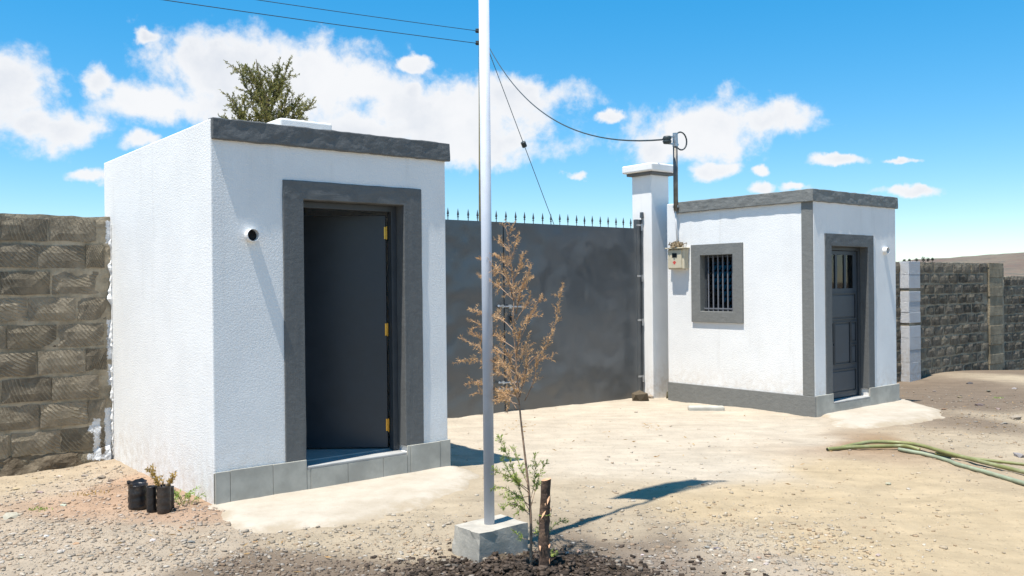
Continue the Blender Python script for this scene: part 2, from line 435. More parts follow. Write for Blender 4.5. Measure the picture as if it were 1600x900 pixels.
# ------------------------------------------------------------------ ground
_ctl = np.array([(-2.14, 6.34, -.03), (-.56, 7.61, -.03), (-3.79, 8.39, -.06), (-4.6, 7.8, -.10), (-.1, 8.2, -.09), (-.8, 10.8, -.07), (1.9, 13, -.12),
                 (3.69, 10.84, -.11), (5.22, 12.08, -.13), (0, 5, -.03), (0, 3.6, -.03), (3, 5, -.05), (-3, 5, -.02), (-3, 3.4, -.02), (5, 8, -.12), (4, 5, -.06),
                 (7.4, 16.6, -.36), (8.6, 17.3, -.29), (11.7, 20.3, -.52), (8, 11, -.22), (12, 14, -.40), (0, 0, -.02), (-8, 4, 0), (8, 4, -.15), (-8, 12, -.1),
                 (0, 18, -.25), (18, 20, -.8), (-20, 20, -.2), (20, 0, -.5), (-20, -10, 0), (0, -15, 0), (25, 45, -1.6), (-10, 45, -.6), (6.2, 14.3, -.24)])
def _phi(r): return np.where(r > 0, r * r * np.log(r + 1e-9), 0)
_n = len(_ctl); _A = np.zeros((_n + 3, _n + 3))
_A[:_n, :_n] = _phi(np.hypot(_ctl[:, None, 0] - _ctl[None, :, 0], _ctl[:, None, 1] - _ctl[None, :, 1])) + np.eye(_n) * .3
_A[:_n, _n] = 1; _A[:_n, _n+1:] = _ctl[:, :2]; _A[_n:, :_n] = _A[:_n, _n:].T
_w = np.linalg.solve(_A, np.concatenate([_ctl[:, 2], np.zeros(3)]))
def base_z(x, y):
    x = np.asarray(x, float); y = np.asarray(y, float)
    r = np.hypot(x, y); k = np.where(r > 30, 30 / np.maximum(r, 1), 1.0); X = x * k; Y = y * k
    z = _w[_n] + _w[_n+1] * X + _w[_n+2] * Y
    for i in range(_n): z = z + _w[i] * _phi(np.hypot(X - _ctl[i, 0], Y - _ctl[i, 1]))
    return np.clip(z, -2.2, .25)
# cheap vectorised value noise for relief
_P = rng.random((256, 256))
def vnoise(x, y):
    xi = np.floor(x).astype(int); yi = np.floor(y).astype(int); fx = x - xi; fy = y - yi
    fx = fx * fx * (3 - 2 * fx); fy = fy * fy * (3 - 2 * fy); g = lambda a, b: _P[a % 256, b % 256]
    return (g(xi, yi) * (1-fx) + g(xi+1, yi) * fx) * (1-fy) + (g(xi, yi+1) * (1-fx) + g(xi+1, yi+1) * fx) * fy - .5
SAP = (.10, 4.86)
def relief(x, y):
    z = .035 * vnoise(x * 1.3, y * 1.3) + .022 * vnoise(x * 4.1 + 7, y * 4.1) + .012 * vnoise(x * 11, y * 11 + 3) + .006 * vnoise(x * 29, y * 29)
    calm = np.exp(-(((x - 1.5) / 2.2) ** 2 + ((y - 10) / 2.4) ** 2))
    z = z * (1 - .6 * calm)
    r = np.hypot((x - SAP[0]) / .62, (y - SAP[1] + .02) / .40)
    soil = np.clip(1.15 - r, 0, 1)
    return z + soil * (.045 + .07 * vnoise(x * 17, y * 17) + .05 * vnoise(x * 41, y * 41))
def ground_z(x, y): return float(base_z(x, y) + (relief(np.array(x, float), np.array(y, float)) if math.hypot(x, y) < 30 else 0))
def gpx(px, py):                             # ground point under a pixel
    d = pxdir(px, py); t_ = CAM_Z / max(1e-4, -d.z)
    for _ in range(12):
        p = Vector((0, 0, CAM_Z)) + d * t_; g = ground_z(p.x, p.y); t_ = (CAM_Z - g) / max(1e-4, -d.z)
    p = Vector((0, 0, CAM_Z)) + d * t_
    return Vector((p.x, p.y, ground_z(p.x, p.y)))

CREAM, YEL, GREY, DARK, BROWN, RED, TAN = (.435, .375, .295), (.39, .305, .195), (.335, .277, .21), (.040, .029, .021), (.165, .127, .093), (.32, .22, .152), (.35, .288, .206)
_cc = [((760, 660), CREAM), ((900, 640), CREAM), ((1000, 640), CREAM), ((1100, 680), CREAM), ((1200, 670), CREAM), ((850, 720), CREAM), ((980, 720), CREAM), ((1120, 730), CREAM),
       ((1280, 690), CREAM), ((720, 750), TAN), ((900, 780), TAN), ((960, 830), TAN), ((1230, 780), YEL), ((1100, 800), YEL), ((1330, 740), YEL), ((1500, 800), YEL), ((1590, 860), YEL), ((1400, 860), YEL),
       ((1250, 850), YEL), ((1580, 700), TAN), ((1450, 690), TAN), ((1550, 660), BROWN), ((1480, 630), BROWN), ((1590, 620), BROWN), ((1590, 660), TAN), ((1420, 605), BROWN), ((1330, 694), (.24, .155, .09)), ((1380, 690), (.25, .17, .10)), ((1500, 600), BROWN), ((1590, 590), TAN),
       ((100, 760), GREY), ((30, 760), TAN), ((200, 760), RED), ((150, 790), RED), ((60, 820), GREY), ((200, 830), GREY), ((330, 850), GREY), ((100, 880), GREY), ((280, 800), RED), ((250, 880), GREY),
       ((500, 850), TAN), ((620, 850), TAN), ((420, 880), BROWN), ((520, 890), BROWN), ((620, 895), BROWN), ((690, 890), DARK), ((770, 885), DARK), ((860, 880), DARK), ((930, 893), DARK), ((830, 895), DARK), ((740, 895), DARK), ((360, 893), BROWN), ((900, 880), DARK),
       ((1000, 850), (.19, .15, .112)), ((1050, 880), (.20, .16, .125)), ((940, 850), (.165, .13, .098)), ((1100, 870), GREY), ((1200, 880), GREY), ((1150, 850), TAN), ((900, 845), (.17, .135, .10)), ((650, 800), TAN), ((770, 840), TAN), ((680, 860), TAN)]
_cw = [(gpx(*p), c) for p, c in _cc]
_cw += [(Vector(p + (0,)), c) for p, c in [((-6, 3), GREY), ((6, 3), YEL), ((0, 2), GREY), ((9, 9), TAN), ((-8, 9), GREY), ((10, 18), BROWN), ((14, 22), BROWN), ((0, 16), TAN), ((-6, 14), BROWN), ((20, 30), BROWN), ((-20, 30), BROWN), ((0, -10), GREY), ((0, 40), BROWN)]]
def ground_col(x, y):
    wsum = np.zeros_like(x); c = np.zeros(x.shape + (3,))
    jx = x + .16 * vnoise(x * 3.1, y * 3.1 + 9); jy = y + .16 * vnoise(x * 3.1 + 31, y * 3.1)
    for p, col in _cw:
        s = .3 + .055 * max(p.y, 2) ** 1.3
        ww = 1 / (((jx - p.x) ** 2 + ((jy - p.y)) ** 2) / s ** 2 + .04) ** 2.2 / s
        wsum += ww; c += ww[..., None] * np.array(col)
    return c / wsum[..., None]

def axis(fine0, fine1, step, lo, hi, grow=1.14):
    a = list(np.arange(fine0, fine1, step)); s = step; x = fine1
    while x < hi: a.append(x); s *= grow; x += s
    a.append(hi); s = step; x = fine0 - s
    while x > lo: a.insert(0, x); s *= grow; x -= s
    a.insert(0, lo); return np.array(a)
gx = axis(-4.6, 5.2, .030, -7000, 7000, 1.09); gy = axis(4.2, 9.6, .030, -7000, 7000, 1.055)
X, Y = np.meshgrid(gx, gy, indexing='ij')
Rr = np.hypot(X, Y)
Z = base_z(X, Y) + np.where(Rr < 30, relief(X, Y), 0) * np.clip(1.5 - Rr / 20, 0, 1)
Z = Z - np.clip((Rr - 60) / 300, 0, 1) * 3
cols = ground_col(X.ravel(), Y.ravel())
nx, ny = X.shape
I = np.arange(nx * ny).reshape(nx, ny)
quads = np.stack([I[:-1, :-1], I[1:, :-1], I[1:, 1:], I[:-1, 1:]], -1).reshape(-1, 4)
gm = bpy.data.meshes.new('ground')
gm.vertices.add(nx * ny); gm.vertices.foreach_set('co', np.stack([X, Y, Z], -1).astype('f').ravel())
gm.loops.add(quads.size); gm.loops.foreach_set('vertex_index', quads.astype('i').ravel())
gm.polygons.add(len(quads)); gm.polygons.foreach_set('loop_start', np.arange(0, quads.size, 4, dtype='i')); gm.polygons.foreach_set('loop_total', np.full(len(quads), 4, 'i'))
gm.update(); gm.validate()
ca = gm.color_attributes.new('tint', 'FLOAT_COLOR', 'POINT'); ca.data.foreach_set('color', np.c_[cols, np.ones(len(cols))].astype('f').ravel())
gm.polygons.foreach_set('use_smooth', [True] * len(quads))
m, t, b = new_mat('bare_earth'); p = pos(t)
at = t.node('ShaderNodeAttribute', attribute_name='tint'); base = at.outputs['Color']
n1 = t.noise(p, 3.0, 8, .68); n2 = t.noise(p, 22, 6, .7); n3 = t.noise(p, 90, 4, .7)
def scale(t, c, k):
    n = t.node('ShaderNodeVectorMath', operation='SCALE'); t.l.new(c, n.inputs[0]); t.l.new(k, n.inputs['Scale']); return n.outputs[0]
st = t.noise(t.vmath('MULTIPLY', t.vmath('ADD', p, t.vmath('MULTIPLY', t.noise(p, .8, 2, .5, 0, True), (.6, .6, 0))), (1.3, 7.5, 1)), 1.0, 5, .6)
k = t.math('ADD', t.math('MULTIPLY_ADD', st, .5, -.25), t.math('MULTIPLY_ADD', n1, .70, .65)); k = t.math('ADD', k, 0.0, t.math('ADD', t.math('MULTIPLY_ADD', n2, .75, -.375), t.math('MULTIPLY_ADD', n3, .6, -.30)))
c = scale(t, base, k)
grit = t.voro(p, 46, out='Color'); gd_ = t.voro(p, 46)
sg = t.node('ShaderNodeSeparateColor'); t.l.new(grit, sg.inputs[0])
sel = t.math('MULTIPLY', t.math('GREATER_THAN', sg.outputs[0], .80), t.smooth(gd_, .42, .30))
c = t.mix(t.math('MULTIPLY', sel, .5), c, scale(t, base, t.math('MULTIPLY_ADD', sg.outputs[1], 1.1, .45)))
t.set(b.inputs['Base Color'], c); b.inputs['Roughness'].default_value = .97; b.inputs['Specular IOR Level'].default_value = .12
h = t.math('ADD', t.math('MULTIPLY', n2, 1.3), t.math('ADD', t.math('MULTIPLY', n3, .6), t.math('MULTIPLY', sel, .4)))
t.l.new(t.bump(h, .8, .012), b.inputs['Normal'])
M_earth = m
gm.materials.append(m)
go = link('ground', gm); tag(go, 'bare dusty earth ground of tan, cream and grey soil', kind='structure')

# far ridge
mb = MB()
prof = [(1330, 414), (1400, 409), (1430, 405), (1470, 403), (1520, 400), (1560, 397), (1600, 394), (1750, 388), (1950, 398), (2300, 420)]
hx = np.array([q[0] for q in prof]); hy = np.array([q[1] for q in prof])
azs = np.linspace(rad(-70), rad(75), 420)
NR = 18
for a in azs:
    px = 800 + FPX * math.tan(a)
    y = float(np.interp(px, hx, hy)) if px > 1330 else 414 + (1330 - px) * .03
    hz = 450 - (px - 800) * .0106 - 4
    elev = math.atan(max(4, hz - y) / FPX * math.cos(a))
    for r in range(NR):
        f = r / (NR - 1); rr = 500 + 1100 * f
        top = 1400 * math.tan(elev) + CAM_Z - 1.5
        s = math.sin(min(1, f / .82) * math.pi / 2) ** 1.6
        z = -6 + (top + 6) * s - max(0, f - .82) * 60 + (fbm((a * 60, f * 9, 0)) * 1.2 if f > 0 else 0)
        mb.v.append((rr * math.sin(a), rr * math.cos(a), z))
for i in range(len(azs) - 1):
    for r in range(NR - 1):
        q = i * NR + r; mb.f.append((q, q + NR, q + NR + 1, q + 1))
m, t, b = new_mat('scrub_hill'); p = pos(t)
c = t.mix(t.smooth(t.noise(p, .012, 6, .65), .35, .68), (.125, .082, .058), (.155, .125, .085))
c = t.mix(t.math('MULTIPLY', t.smooth(t.noise(p, .06, 6, .75), .52, .60), .8), c, (.07, .070, .055))
t.set(b.inputs['Base Color'], c); b.inputs['Roughness'].default_value = 1
o = mb.build('hill', m, smooth=True, fix=False); tag(o, 'low brown scrub ridge on the horizon', kind='structure')

# ------------------------------------------------------------------ left booth
W, D, H = 2.03, 2.80, 2.75
A0, A1, ZD, ZS = .711, 1.603, 2.207, .165        # door opening and its step
TW = .16
def vent_pipe(parent, s, z, r=.047, out=.055):
    mb = MB(); n = 20
    prof = [(r, .02), (r, -out), (r * .93, -out), (r * .93, .02)]
    i0 = len(mb.v)
    for (rr, y) in prof:
        for q in range(n):
            a = 2 * math.pi * q / n; mb.v.append((s + rr * math.cos(a), y, z + rr * math.sin(a)))
    for kk in range(3):
        for q in range(n):
            r2 = (q + 1) % n; mb.f.append((i0 + kk*n + q, i0 + kk*n + r2, i0 + (kk+1)*n + r2, i0 + (kk+1)*n + q))
    pipe = mb.build('vent_pipe', M_white2, parent, smooth=False)
    mb = MB(); mb.poly([(s + r * .93 * math.cos(2*math.pi*q/n), -.004, z + r * .93 * math.sin(2*math.pi*q/n)) for q in range(n)])
    mb.build('bore', M_dark, pipe)
def surround(parent, a0, a1, o0, o1, zb, zt, zo, mat, proud=.012):
    """flat painted band round a door, returning into the reveal"""
    xs = [o0, a0 - .02, a0, a1, a1 + .02, o1]; ys = [-proud, .03, TW]; zs = [zb, zt, zt + .02, zo]
    def solid(x, y, z):
        if a0 < x < a1 and z < zt: return False
        if y > .03: return a0 - .02 < x < a1 + .02 and z < zt + .02
        return True
    return wavy(MB().voxels(xs, ys, zs, solid).build('door_surround', mat, parent, bevel=.006), .010, 3)

booth = thing('guard_booth', 'near white booth with its dark door standing ajar', 'booth', tuple(G0), ANG)
solid = lambda x, y, z: z < ZS or ((x < TW or x > W - TW or y < TW or y > D - TW) and not (A0 - .02 < x < A1 + .02 and y < TW and z < ZD + .02)) or (z > 2.56 and z < 2.68)
MB().voxels([0, TW, A0 - .02, A1 + .02, W - TW, W], [0, TW, D - TW, D], [-.35, ZS, ZD + .02, 2.56, 2.68, H], solid).build('wall', M_white, booth, bevel=.010)
MB().box(TW + .002, W - TW - .002, TW + .002, D - TW - .002, 2.683, 2.70).build('roof', M_concrete, booth)
surround(booth, A0, A1, .544, 1.78, .215, ZD, 2.35, M_trim)
mb = MB().voxels([.006, .5, 1.0, 1.5, W + .035], [-.030, .06], [2.603, 2.757], lambda *a: True); wavy(mb.build('fascia', M_trim, booth, bevel=.008), .016)
vent_pipe(booth, .292, 1.922)
# plinth: cement backing with separate tiles
pl = MB().box(-.004, A0 - .022, -.010, -.001, -.30, .212).box(A1 + .022, W + .012, -.010, -.001, -.30, .212).box(A0 - .022, A1 + .022, -.010, -.001, -.30, .150).build('plinth', M_grout, booth)
joints = [0.0]
for px in (358, 425, 484, 542, 597, 640, 686): joints.append(plane_uz(px, 745, 0)[0])
joints.append(W + .012)
cuts = sorted(set([0, A0 - .003, A1 + .003] + joints))
for i in range(len(cuts) - 1):
    a, b_ = cuts[i], cuts[i+1]
    if b_ - a < .03: continue
    mid = (a + b_) / 2; zt = .150 if A0 - .003 < mid < A1 + .003 else .222 + random.uniform(-.003, .003)
    off = random.uniform(0, .003)
    MB().box(a + .0012, b_ - .0012, -.022 - off, -.011, -.30, zt).build('tile', M_tile, pl, bevel=.003)
MB().box(A0 + .001, A1 - .001, -.024, TW + .02, .1502, .1702).build('threshold', M_floor, booth, bevel=.006)
MB().box(TW + .003, W - TW - .003, TW + .022, D - TW - .003, ZS + .001, ZS + .012).build('floor', M_floor, booth)
# steel door frame and leaf
fr = MB().voxels([A0 + .001, A0 + .05, A1 - .05, A1 - .001], [.105, .165], [.1715, ZD - .05, ZD - .001], lambda x, y, z: not (A0 + .05 < x < A1 - .05 and z < ZD - .05)).build('door_frame', M_frame, booth, bevel=.003)
HX, HY = A1 - .066, .172
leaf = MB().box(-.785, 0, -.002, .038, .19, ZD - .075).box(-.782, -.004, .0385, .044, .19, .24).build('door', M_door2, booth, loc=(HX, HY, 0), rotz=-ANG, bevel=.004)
for z in (1.985, 1.177, .379):
    hmb = MB()
    for k_ in range(5): hmb.tube([(.010, -.010, z - .055 + k_ * .0222), (.010, -.010, z - .055 + k_ * .0222 + .020)], .0085, 10)
    hmb.box(.001, .003, -.004, .026, z - .05, z + .05).box(-.012, .004, -.0065, -.003, z - .05, z + .05)
    for k_ in (-.035, 0, .035): hmb.tube([(.0035, .012, z + k_), (.0055, .012, z + k_)], .005, 8)
    hmb.build('hinge', M_brass, leaf)
MB().box(-.735, -.715, -.004, -.001, 1.14, 1.22).build('lock_plate', M_steel, leaf)

# ------------------------------------------------------------------ right gatehouse
hu, hv = 7.36, -.16
house_loc = g2w(hu, hv, -.08)
W2, D2 = 1.975, 2.34
house = thing('gatehouse', 'far white gatehouse with a barred window and closed grey door', 'gatehouse', tuple(house_loc), ANG)
HZ = -.08
B0, B1, BO0, BO1 = .382, 1.238, .239, 1.385
ZT2, ZO2, ZS2 = 2.065, 2.222, .112
def lt(px, py):                              # gatehouse left face: local (v, z) under a pixel
    v_, z_ = plane_vz(px, py, hu); return v_ - hv, z_ - HZ
wv0, wv1 = 1.187, 1.731; wz0, wz1 = 1.235, 1.998
wo0, wo1, wzo0, wzo1 = 1.034, 1.887, 1.085, 2.148
def solid(x, y, z):
    if z < ZS2: return True
    if 2.52 < z < 2.64: return True
    if not (x < TW or x > W2 - TW or y < TW or y > D2 - TW): return False
    if B0 - .02 < x < B1 + .02 and y < TW and z < ZT2 + .02: return False
    if x < TW and wv0 - .02 < y < wv1 + .02 and wz0 - .02 < z < wz1 + .02: return False
    return True
MB().voxels([0, TW, B0 - .02, B1 + .02, W2 - TW, W2], [0, TW, wv0 - .02, wv1 + .02, D2 - TW, D2], [-.5, ZS2, wz0 - .02, wz1 + .02, ZT2 + .02, 2.52, 2.64, H - .003], solid).build('wall', M_white, house, bevel=.010)
MB().box(TW + .002, W2 - TW - .002, TW + .002, D2 - TW - .002, 2.643, 2.66).build('roof', M_concrete, house)
surround(house, B0, B1, BO0, BO1, .215, ZT2, ZO2, M_trim)
fe = lt(1056, 325)[0]
MB().voxels([-.045, .06, W2 - .05, W2 + .035], [-.020, .06, fe], [2.603, 2.757], lambda x, y, z: x < .06 or y < .06).build('fascia', M_trim2, house, bevel=.008); wavy(bpy.data.objects['fascia.001'], .018, 5)
vent_pipe(house, 1.672, 2.03, .045)
MB().box(-.012, -.001, .004, .162, .222, 2.602).build('corner_pilaster', M_trim2, house, bevel=.004)
MB().box(-.018, -.001, -.019, D2 - .002, -.5, .220).build('side_plinth', M_trim2, house, bevel=.006)
pl2 = MB().voxels([-.0005, B0 - .003, B1 + .003, W2 + .03], [-.022, -.001], [-.5, ZS2 - .014, .226], lambda x, y, z: z < ZS2 - .014 or not (B0 - .003 < x < B1 + .003)).build('front_plinth', M_tile, house, bevel=.004)
MB().box(B0 + .001, B1 - .001, -.026, TW + .02, ZS2 - .012, ZS2 + .008).build('threshold', M_floor, house, bevel=.006)
# window: flat surround, frame, bars and glass louvres
ws = MB().voxels([-.030, .03, TW], [wo0, wv0 - .02, wv0, wv1, wv1 + .02, wo1], [wzo0, wz0 - .02, wz0, wz1, wz1 + .02, wzo1],
    lambda x, y, z: not (wv0 < y < wv1 and wz0 < z < wz1) and (x < .03 or (wv0 - .02 < y < wv1 + .02 and wz0 - .02 < z < wz1 + .02))).build('window_surround', M_trim2, house, bevel=.005)
win = MB().voxels([.075, .115], [wv0 + .001, wv0 + .03, wv1 - .03, wv1 - .001], [wz0 + .001, wz0 + .03, wz1 - .03, wz1 - .001], lambda x, y, z: not (wv0 + .03 < y < wv1 - .03 and wz0 + .03 < z < wz1 - .03)).build('window', M_frame, house, bevel=.002)
M_bar = simple('window_bar_paint', (.16, .165, .185), .45, .1, 20)
for i in range(6):
    y = wv0 + .03 + (wv1 - wv0 - .06) * (i + .4) / 6
    MB().box(.052, .064, y - .008, y + .008, wz0 + .002, wz1 - .002).build('bar', M_bar, win)
MB().box(.050, .066, wv0 + .002, wv1 - .002, wz0 + .03, wz0 + .045).build('bar', M_bar, win)
NL = 8; lh = (wz1 - wz0 - .06) / NL
for i in range(NL):
    z0 = wz0 + .03 + i * lh
    MB().prism([(.082, wv0 + .031, z0), (.112, wv0 + .031, z0 + lh * .98), (.1155, wv0 + .031, z0 + lh * .97), (.0855, wv0 + .031, z0 - .003)], (0, wv1 - wv0 - .062, 0)).build('louvre_pane', M_glass, win)
mb = MB()
for i in range(24):
    y0 = wv0 - .05 + (wv1 - wv0 + .1) * i / 24; mb.v += [(.24 + .02 * math.sin(i * 1.7), y0, 1.1), (.24 + .02 * math.sin(i * 1.7), y0, 2.2)]
mb.f = [(2*i, 2*i+2, 2*i+3, 2*i+1) for i in range(23)]
mb.build('curtain', simple('dark_curtain', (.03, .045, .05), .9), house, smooth=True)
# door leaf
MB().voxels([B0 + .001, B0 + .045, B1 - .045, B1 - .001], [.10, .158], [ZS2 + .009, ZT2 - .045, ZT2 - .001], lambda x, y, z: not (B0 + .045 < x < B1 - .045 and z < ZT2 - .045)).build('door_frame', M_frame, house, bevel=.003)
L0, L1 = B0 + .049, B1 - .049; LZ0, LZ1 = ZS2 + .02, ZT2 - .05; LW = L1 - L0
g0, g1 = LZ0 + 1.40, LZ1 - .05
ml = [L0 + .06 + (LW - .12) * k_ / 3 for k_ in range(4)]
MU = .022
def dsolid(x, y, z):
    if g0 < z < g1:
        for k_ in range(3):
            if ml[k_] + MU < x < ml[k_+1] - MU: return False
    return True
leaf2 = MB().voxels([L0] + [q for k_ in range(3) for q in (ml[k_] + MU, ml[k_+1] - MU)] + [L1], [.125, .155], [LZ0, g0, g1, LZ1], dsolid).build('door', M_door, house, bevel=.002)
for k_ in range(3):
    MB().box(ml[k_] + MU, ml[k_+1] - MU, .138, .142, g0, g1).build('pane', M_glass, leaf2)
def dpanel(x0, x1, z0, z1):
    # raised sheet inside a dark welded rib
    MB().voxels([x0, x0 + .012, x1 - .012, x1], [.108, .124], [z0, z0 + .012, z1 - .012, z1], lambda x, y, z: not (x0 + .012 < x < x1 - .012 and z0 + .012 < z < z1 - .012)).build('moulding', M_frame, leaf2)
    MB().box(x0 + .03, x1 - .03, .114, .124, z0 + .03, z1 - .03).build('panel', M_door, leaf2, bevel=.006)
dpanel(L0 + .05, L1 - .05, LZ0 + 1.00, LZ0 + 1.34)
dpanel(L0 + .05, L1 - .05, LZ0 + .06, LZ0 + .36)
sw = .135
for x0 in (L0 + .04, L1 - .04 - sw):
    dpanel(x0, x0 + sw, LZ0 + .42, LZ0 + .67); dpanel(x0, x0 + sw, LZ0 + .70, LZ0 + .97)
dpanel(L0 + .05 + sw, L1 - .05 - sw, LZ0 + .42, LZ0 + .97)

# ------------------------------------------------------------------ gate pillars
def pillar(u0, v0, zb, label):
    o = thing('gate_pillar', label, 'pillar', tuple(g2w(u0, v0, 0)), ANG)
    S = .38
    MB().box(0, S, 0, S, zb, 3.12).build('shaft', M_white2, o, bevel=.012)
    MB().box(-.055, S + .055, -.055, S + .055, 3.121, 3.160).build('band', M_trim, o, bevel=.005)
    MB().box(-.105, S + .105, -.105, S + .105, 3.161, 3.275).build('cap', M_white2, o, bevel=.022, seg=3)
    return o
pillar(7.32, 2.434, -.5, 'tall white square pillar beside the meter box, right of the dark gate')
pillar(1.66, 2.36, 2.705, 'white pillar whose capped top pokes above the roof of the near booth')
# short stub of boundary wall between pillar and gatehouse
sb = MB().box(.0, .30, 0, .16, -.5, 2.60).build('wall_stub', M_white2, None, tuple(g2w(7.705, 2.40)), ANG, bevel=.01)
tag(sb, 'narrow white wall joining the tall pillar to the gatehouse', 'wall')

# ------------------------------------------------------------------ double steel gate
GL0, GL1, GV = 2.045, 7.315, 2.62
gate = thing('gate', 'wide dark grey sheet steel double gate with spear points along its top', 'gate', tuple(g2w(GL0, GV, 0)), ANG)
GW = GL1 - GL0; GM = 4.735 - GL0
spear = MB()
spear.tube([(0, 0, -.03), (0, 0, .045)], .006, 6).tube([(0, 0, .040), (0, 0, .052)], [.013, .013], 6)
spear.lathe([(.004, .052), (.016, .075), (.010, .105), (.001, .150)], 6)
spear_me = spear.mesh('spike', M_frame)
def gate_leaf(x0, x1):
    mb = MB(); NX_, NZ_ = 46, 40; zb, zt = -.15, 2.345
    for i in range(NX_ + 1):
        for j in range(NZ_ + 1):
            x = x0 + (x1 - x0) * i / NX_; z = zb + (zt - zb) * j / NZ_
            e = min(1, 8 * min(i / NX_, 1 - i / NX_)) * min(1, 8 * min(j / NZ_, 1 - j / NZ_))
            y = e * (.020 * fbm((x * 1.1, z * 2.2, x0 + 3), 3) + .005 * fbm((x * 4, z * 4, 8), 3))
            mb.v.append((x, y, z))
    for i in range(NX_):
        for j in range(NZ_):
            q = i * (NZ_ + 1) + j; mb.f.append((q, q + NZ_ + 1, q + NZ_ + 2, q + 1))
    lf = mb.build('gate_leaf', M_gate, gate, smooth=True, fix=False)
    MB().voxels([x0, x0 + .05, x1 - .05, x1], [.022, .06], [zb, zb + .05, 1.1, 1.15, zt - .05, zt - .001], lambda x, y, z: x < x0 + .05 or x > x1 - .05 or z < zb + .05 or z > zt - .05 or 1.1 < z < 1.15).build('frame', M_frame, lf)
    n = int((x1 - x0 - .12) / .142)
    for i in range(n):
        link('spike', spear_me, lf, loc=(x0 + .07 + i * (x1 - x0 - .14) / (n - 1) + random.uniform(-.006, .006), .04, zt + random.uniform(-.004, .004)))
    return lf
lfa = gate_leaf(0.0, GM - .008); lfb = gate_leaf(GM + .008, GW - .115)
MB().box(GW - .113, GW - .004, -.004, .06, -.15, 2.475).build('end_post', M_gate, gate, bevel=.004)
MB().tube([(GW - .02, -.02, -.05), (GW - .02, -.02, 2.50)], .009, 8).tube([(GW - .02, -.02, 2.50), (GW - .02, -.02, 2.58)], [.030, .026], 8).build('hinge_post', M_gate, gate)
for z in (2.36, 1.62, .98, .16):
    MB().tube([(GW - .02, -.02, z - .05), (GW - .02, -.02, z + .05)], .014, 8).box(GW - .12, GW - .02, -.012, -.006, z + .02, z + .045).build('hinge', M_steel, gate)
def bolt(z, w_):
    MB().tube([(GM - .10, -.03, z), (GM + w_, -.03, z - .015)], .011, 8).tube([(GM - .10, -.03, z), (GM - .13, -.055, z + .01)], [.013, .016], 8).box(GM + .05, GM + .09, -.045, -.012, z - .03, z + .02).box(GM - .07, GM - .04, -.045, -.012, z - .02, z + .02).build('bolt', M_steel, gate)
bolt(1.27, .34); bolt(.30, .20); bolt(.22, .22)
pk = MB().box(GM + .09, GM + .145, -.045, -.015, 1.05, 1.15).build('padlock', simple('padlock_body', (.12, .12, .12), .35, metal=.8), gate, bevel=.006)
MB().tube([(GM + .10, -.03, 1.15), (GM + .10, -.03, 1.20), (GM + .118, -.03, 1.22), (GM + .135, -.03, 1.20), (GM + .135, -.03, 1.15)], .005, 6).build('shackle', M_steel, pk)

# ------------------------------------------------------------------ block walls
def block_meshes(n, L, Hh, mat, amp=.008):
    out = []
    for k_ in range(n):
        mb = MB(); NXb, NZb = 5, 3; off = random.uniform(0, 99)
        for i in range(NXb + 1):
            for j in range(NZb + 1):
                x = -L/2 + L * i / NXb; z = -Hh/2 + Hh * j / NZb
                edge = i in (0, NXb) or j in (0, NZb)
                y = -.010 * (0 if edge else 1) - .014 + amp * fbm((x * 6 + off, z * 9, off), 3)
                x += .007 * fbm((x * 5, z * 11, off + 4), 2) if i in (0, NXb) else 0
                z += .010 * fbm((x * 9, z * 5, off + 9), 2) if j in (0, NZb) else 0
                mb.v.append((x, y, z))
        idx = lambda i, j: i * (NZb + 1) + j
        for i in range(NXb):
            for j in range(NZb): mb.f.append((idx(i, j), idx(i+1, j), idx(i+1, j+1), idx(i, j+1)))
        ring = [idx(i, 0) for i in range(NXb)] + [idx(NXb, j) for j in range(NZb)] + [idx(i, NZb) for i in range(NXb, 0, -1)] + [idx(0, j) for j in range(NZb, 0, -1)]
        b0 = len(mb.v); mb.v += [(mb.v[q][0], .10, mb.v[q][2]) for q in ring]
        for q in range(len(ring)):
            r2 = (q + 1) % len(ring); mb.f.append((ring[r2], ring[q], b0 + q, b0 + r2))
        out.append(mb.mesh('block', mat, fix=True))
    return out
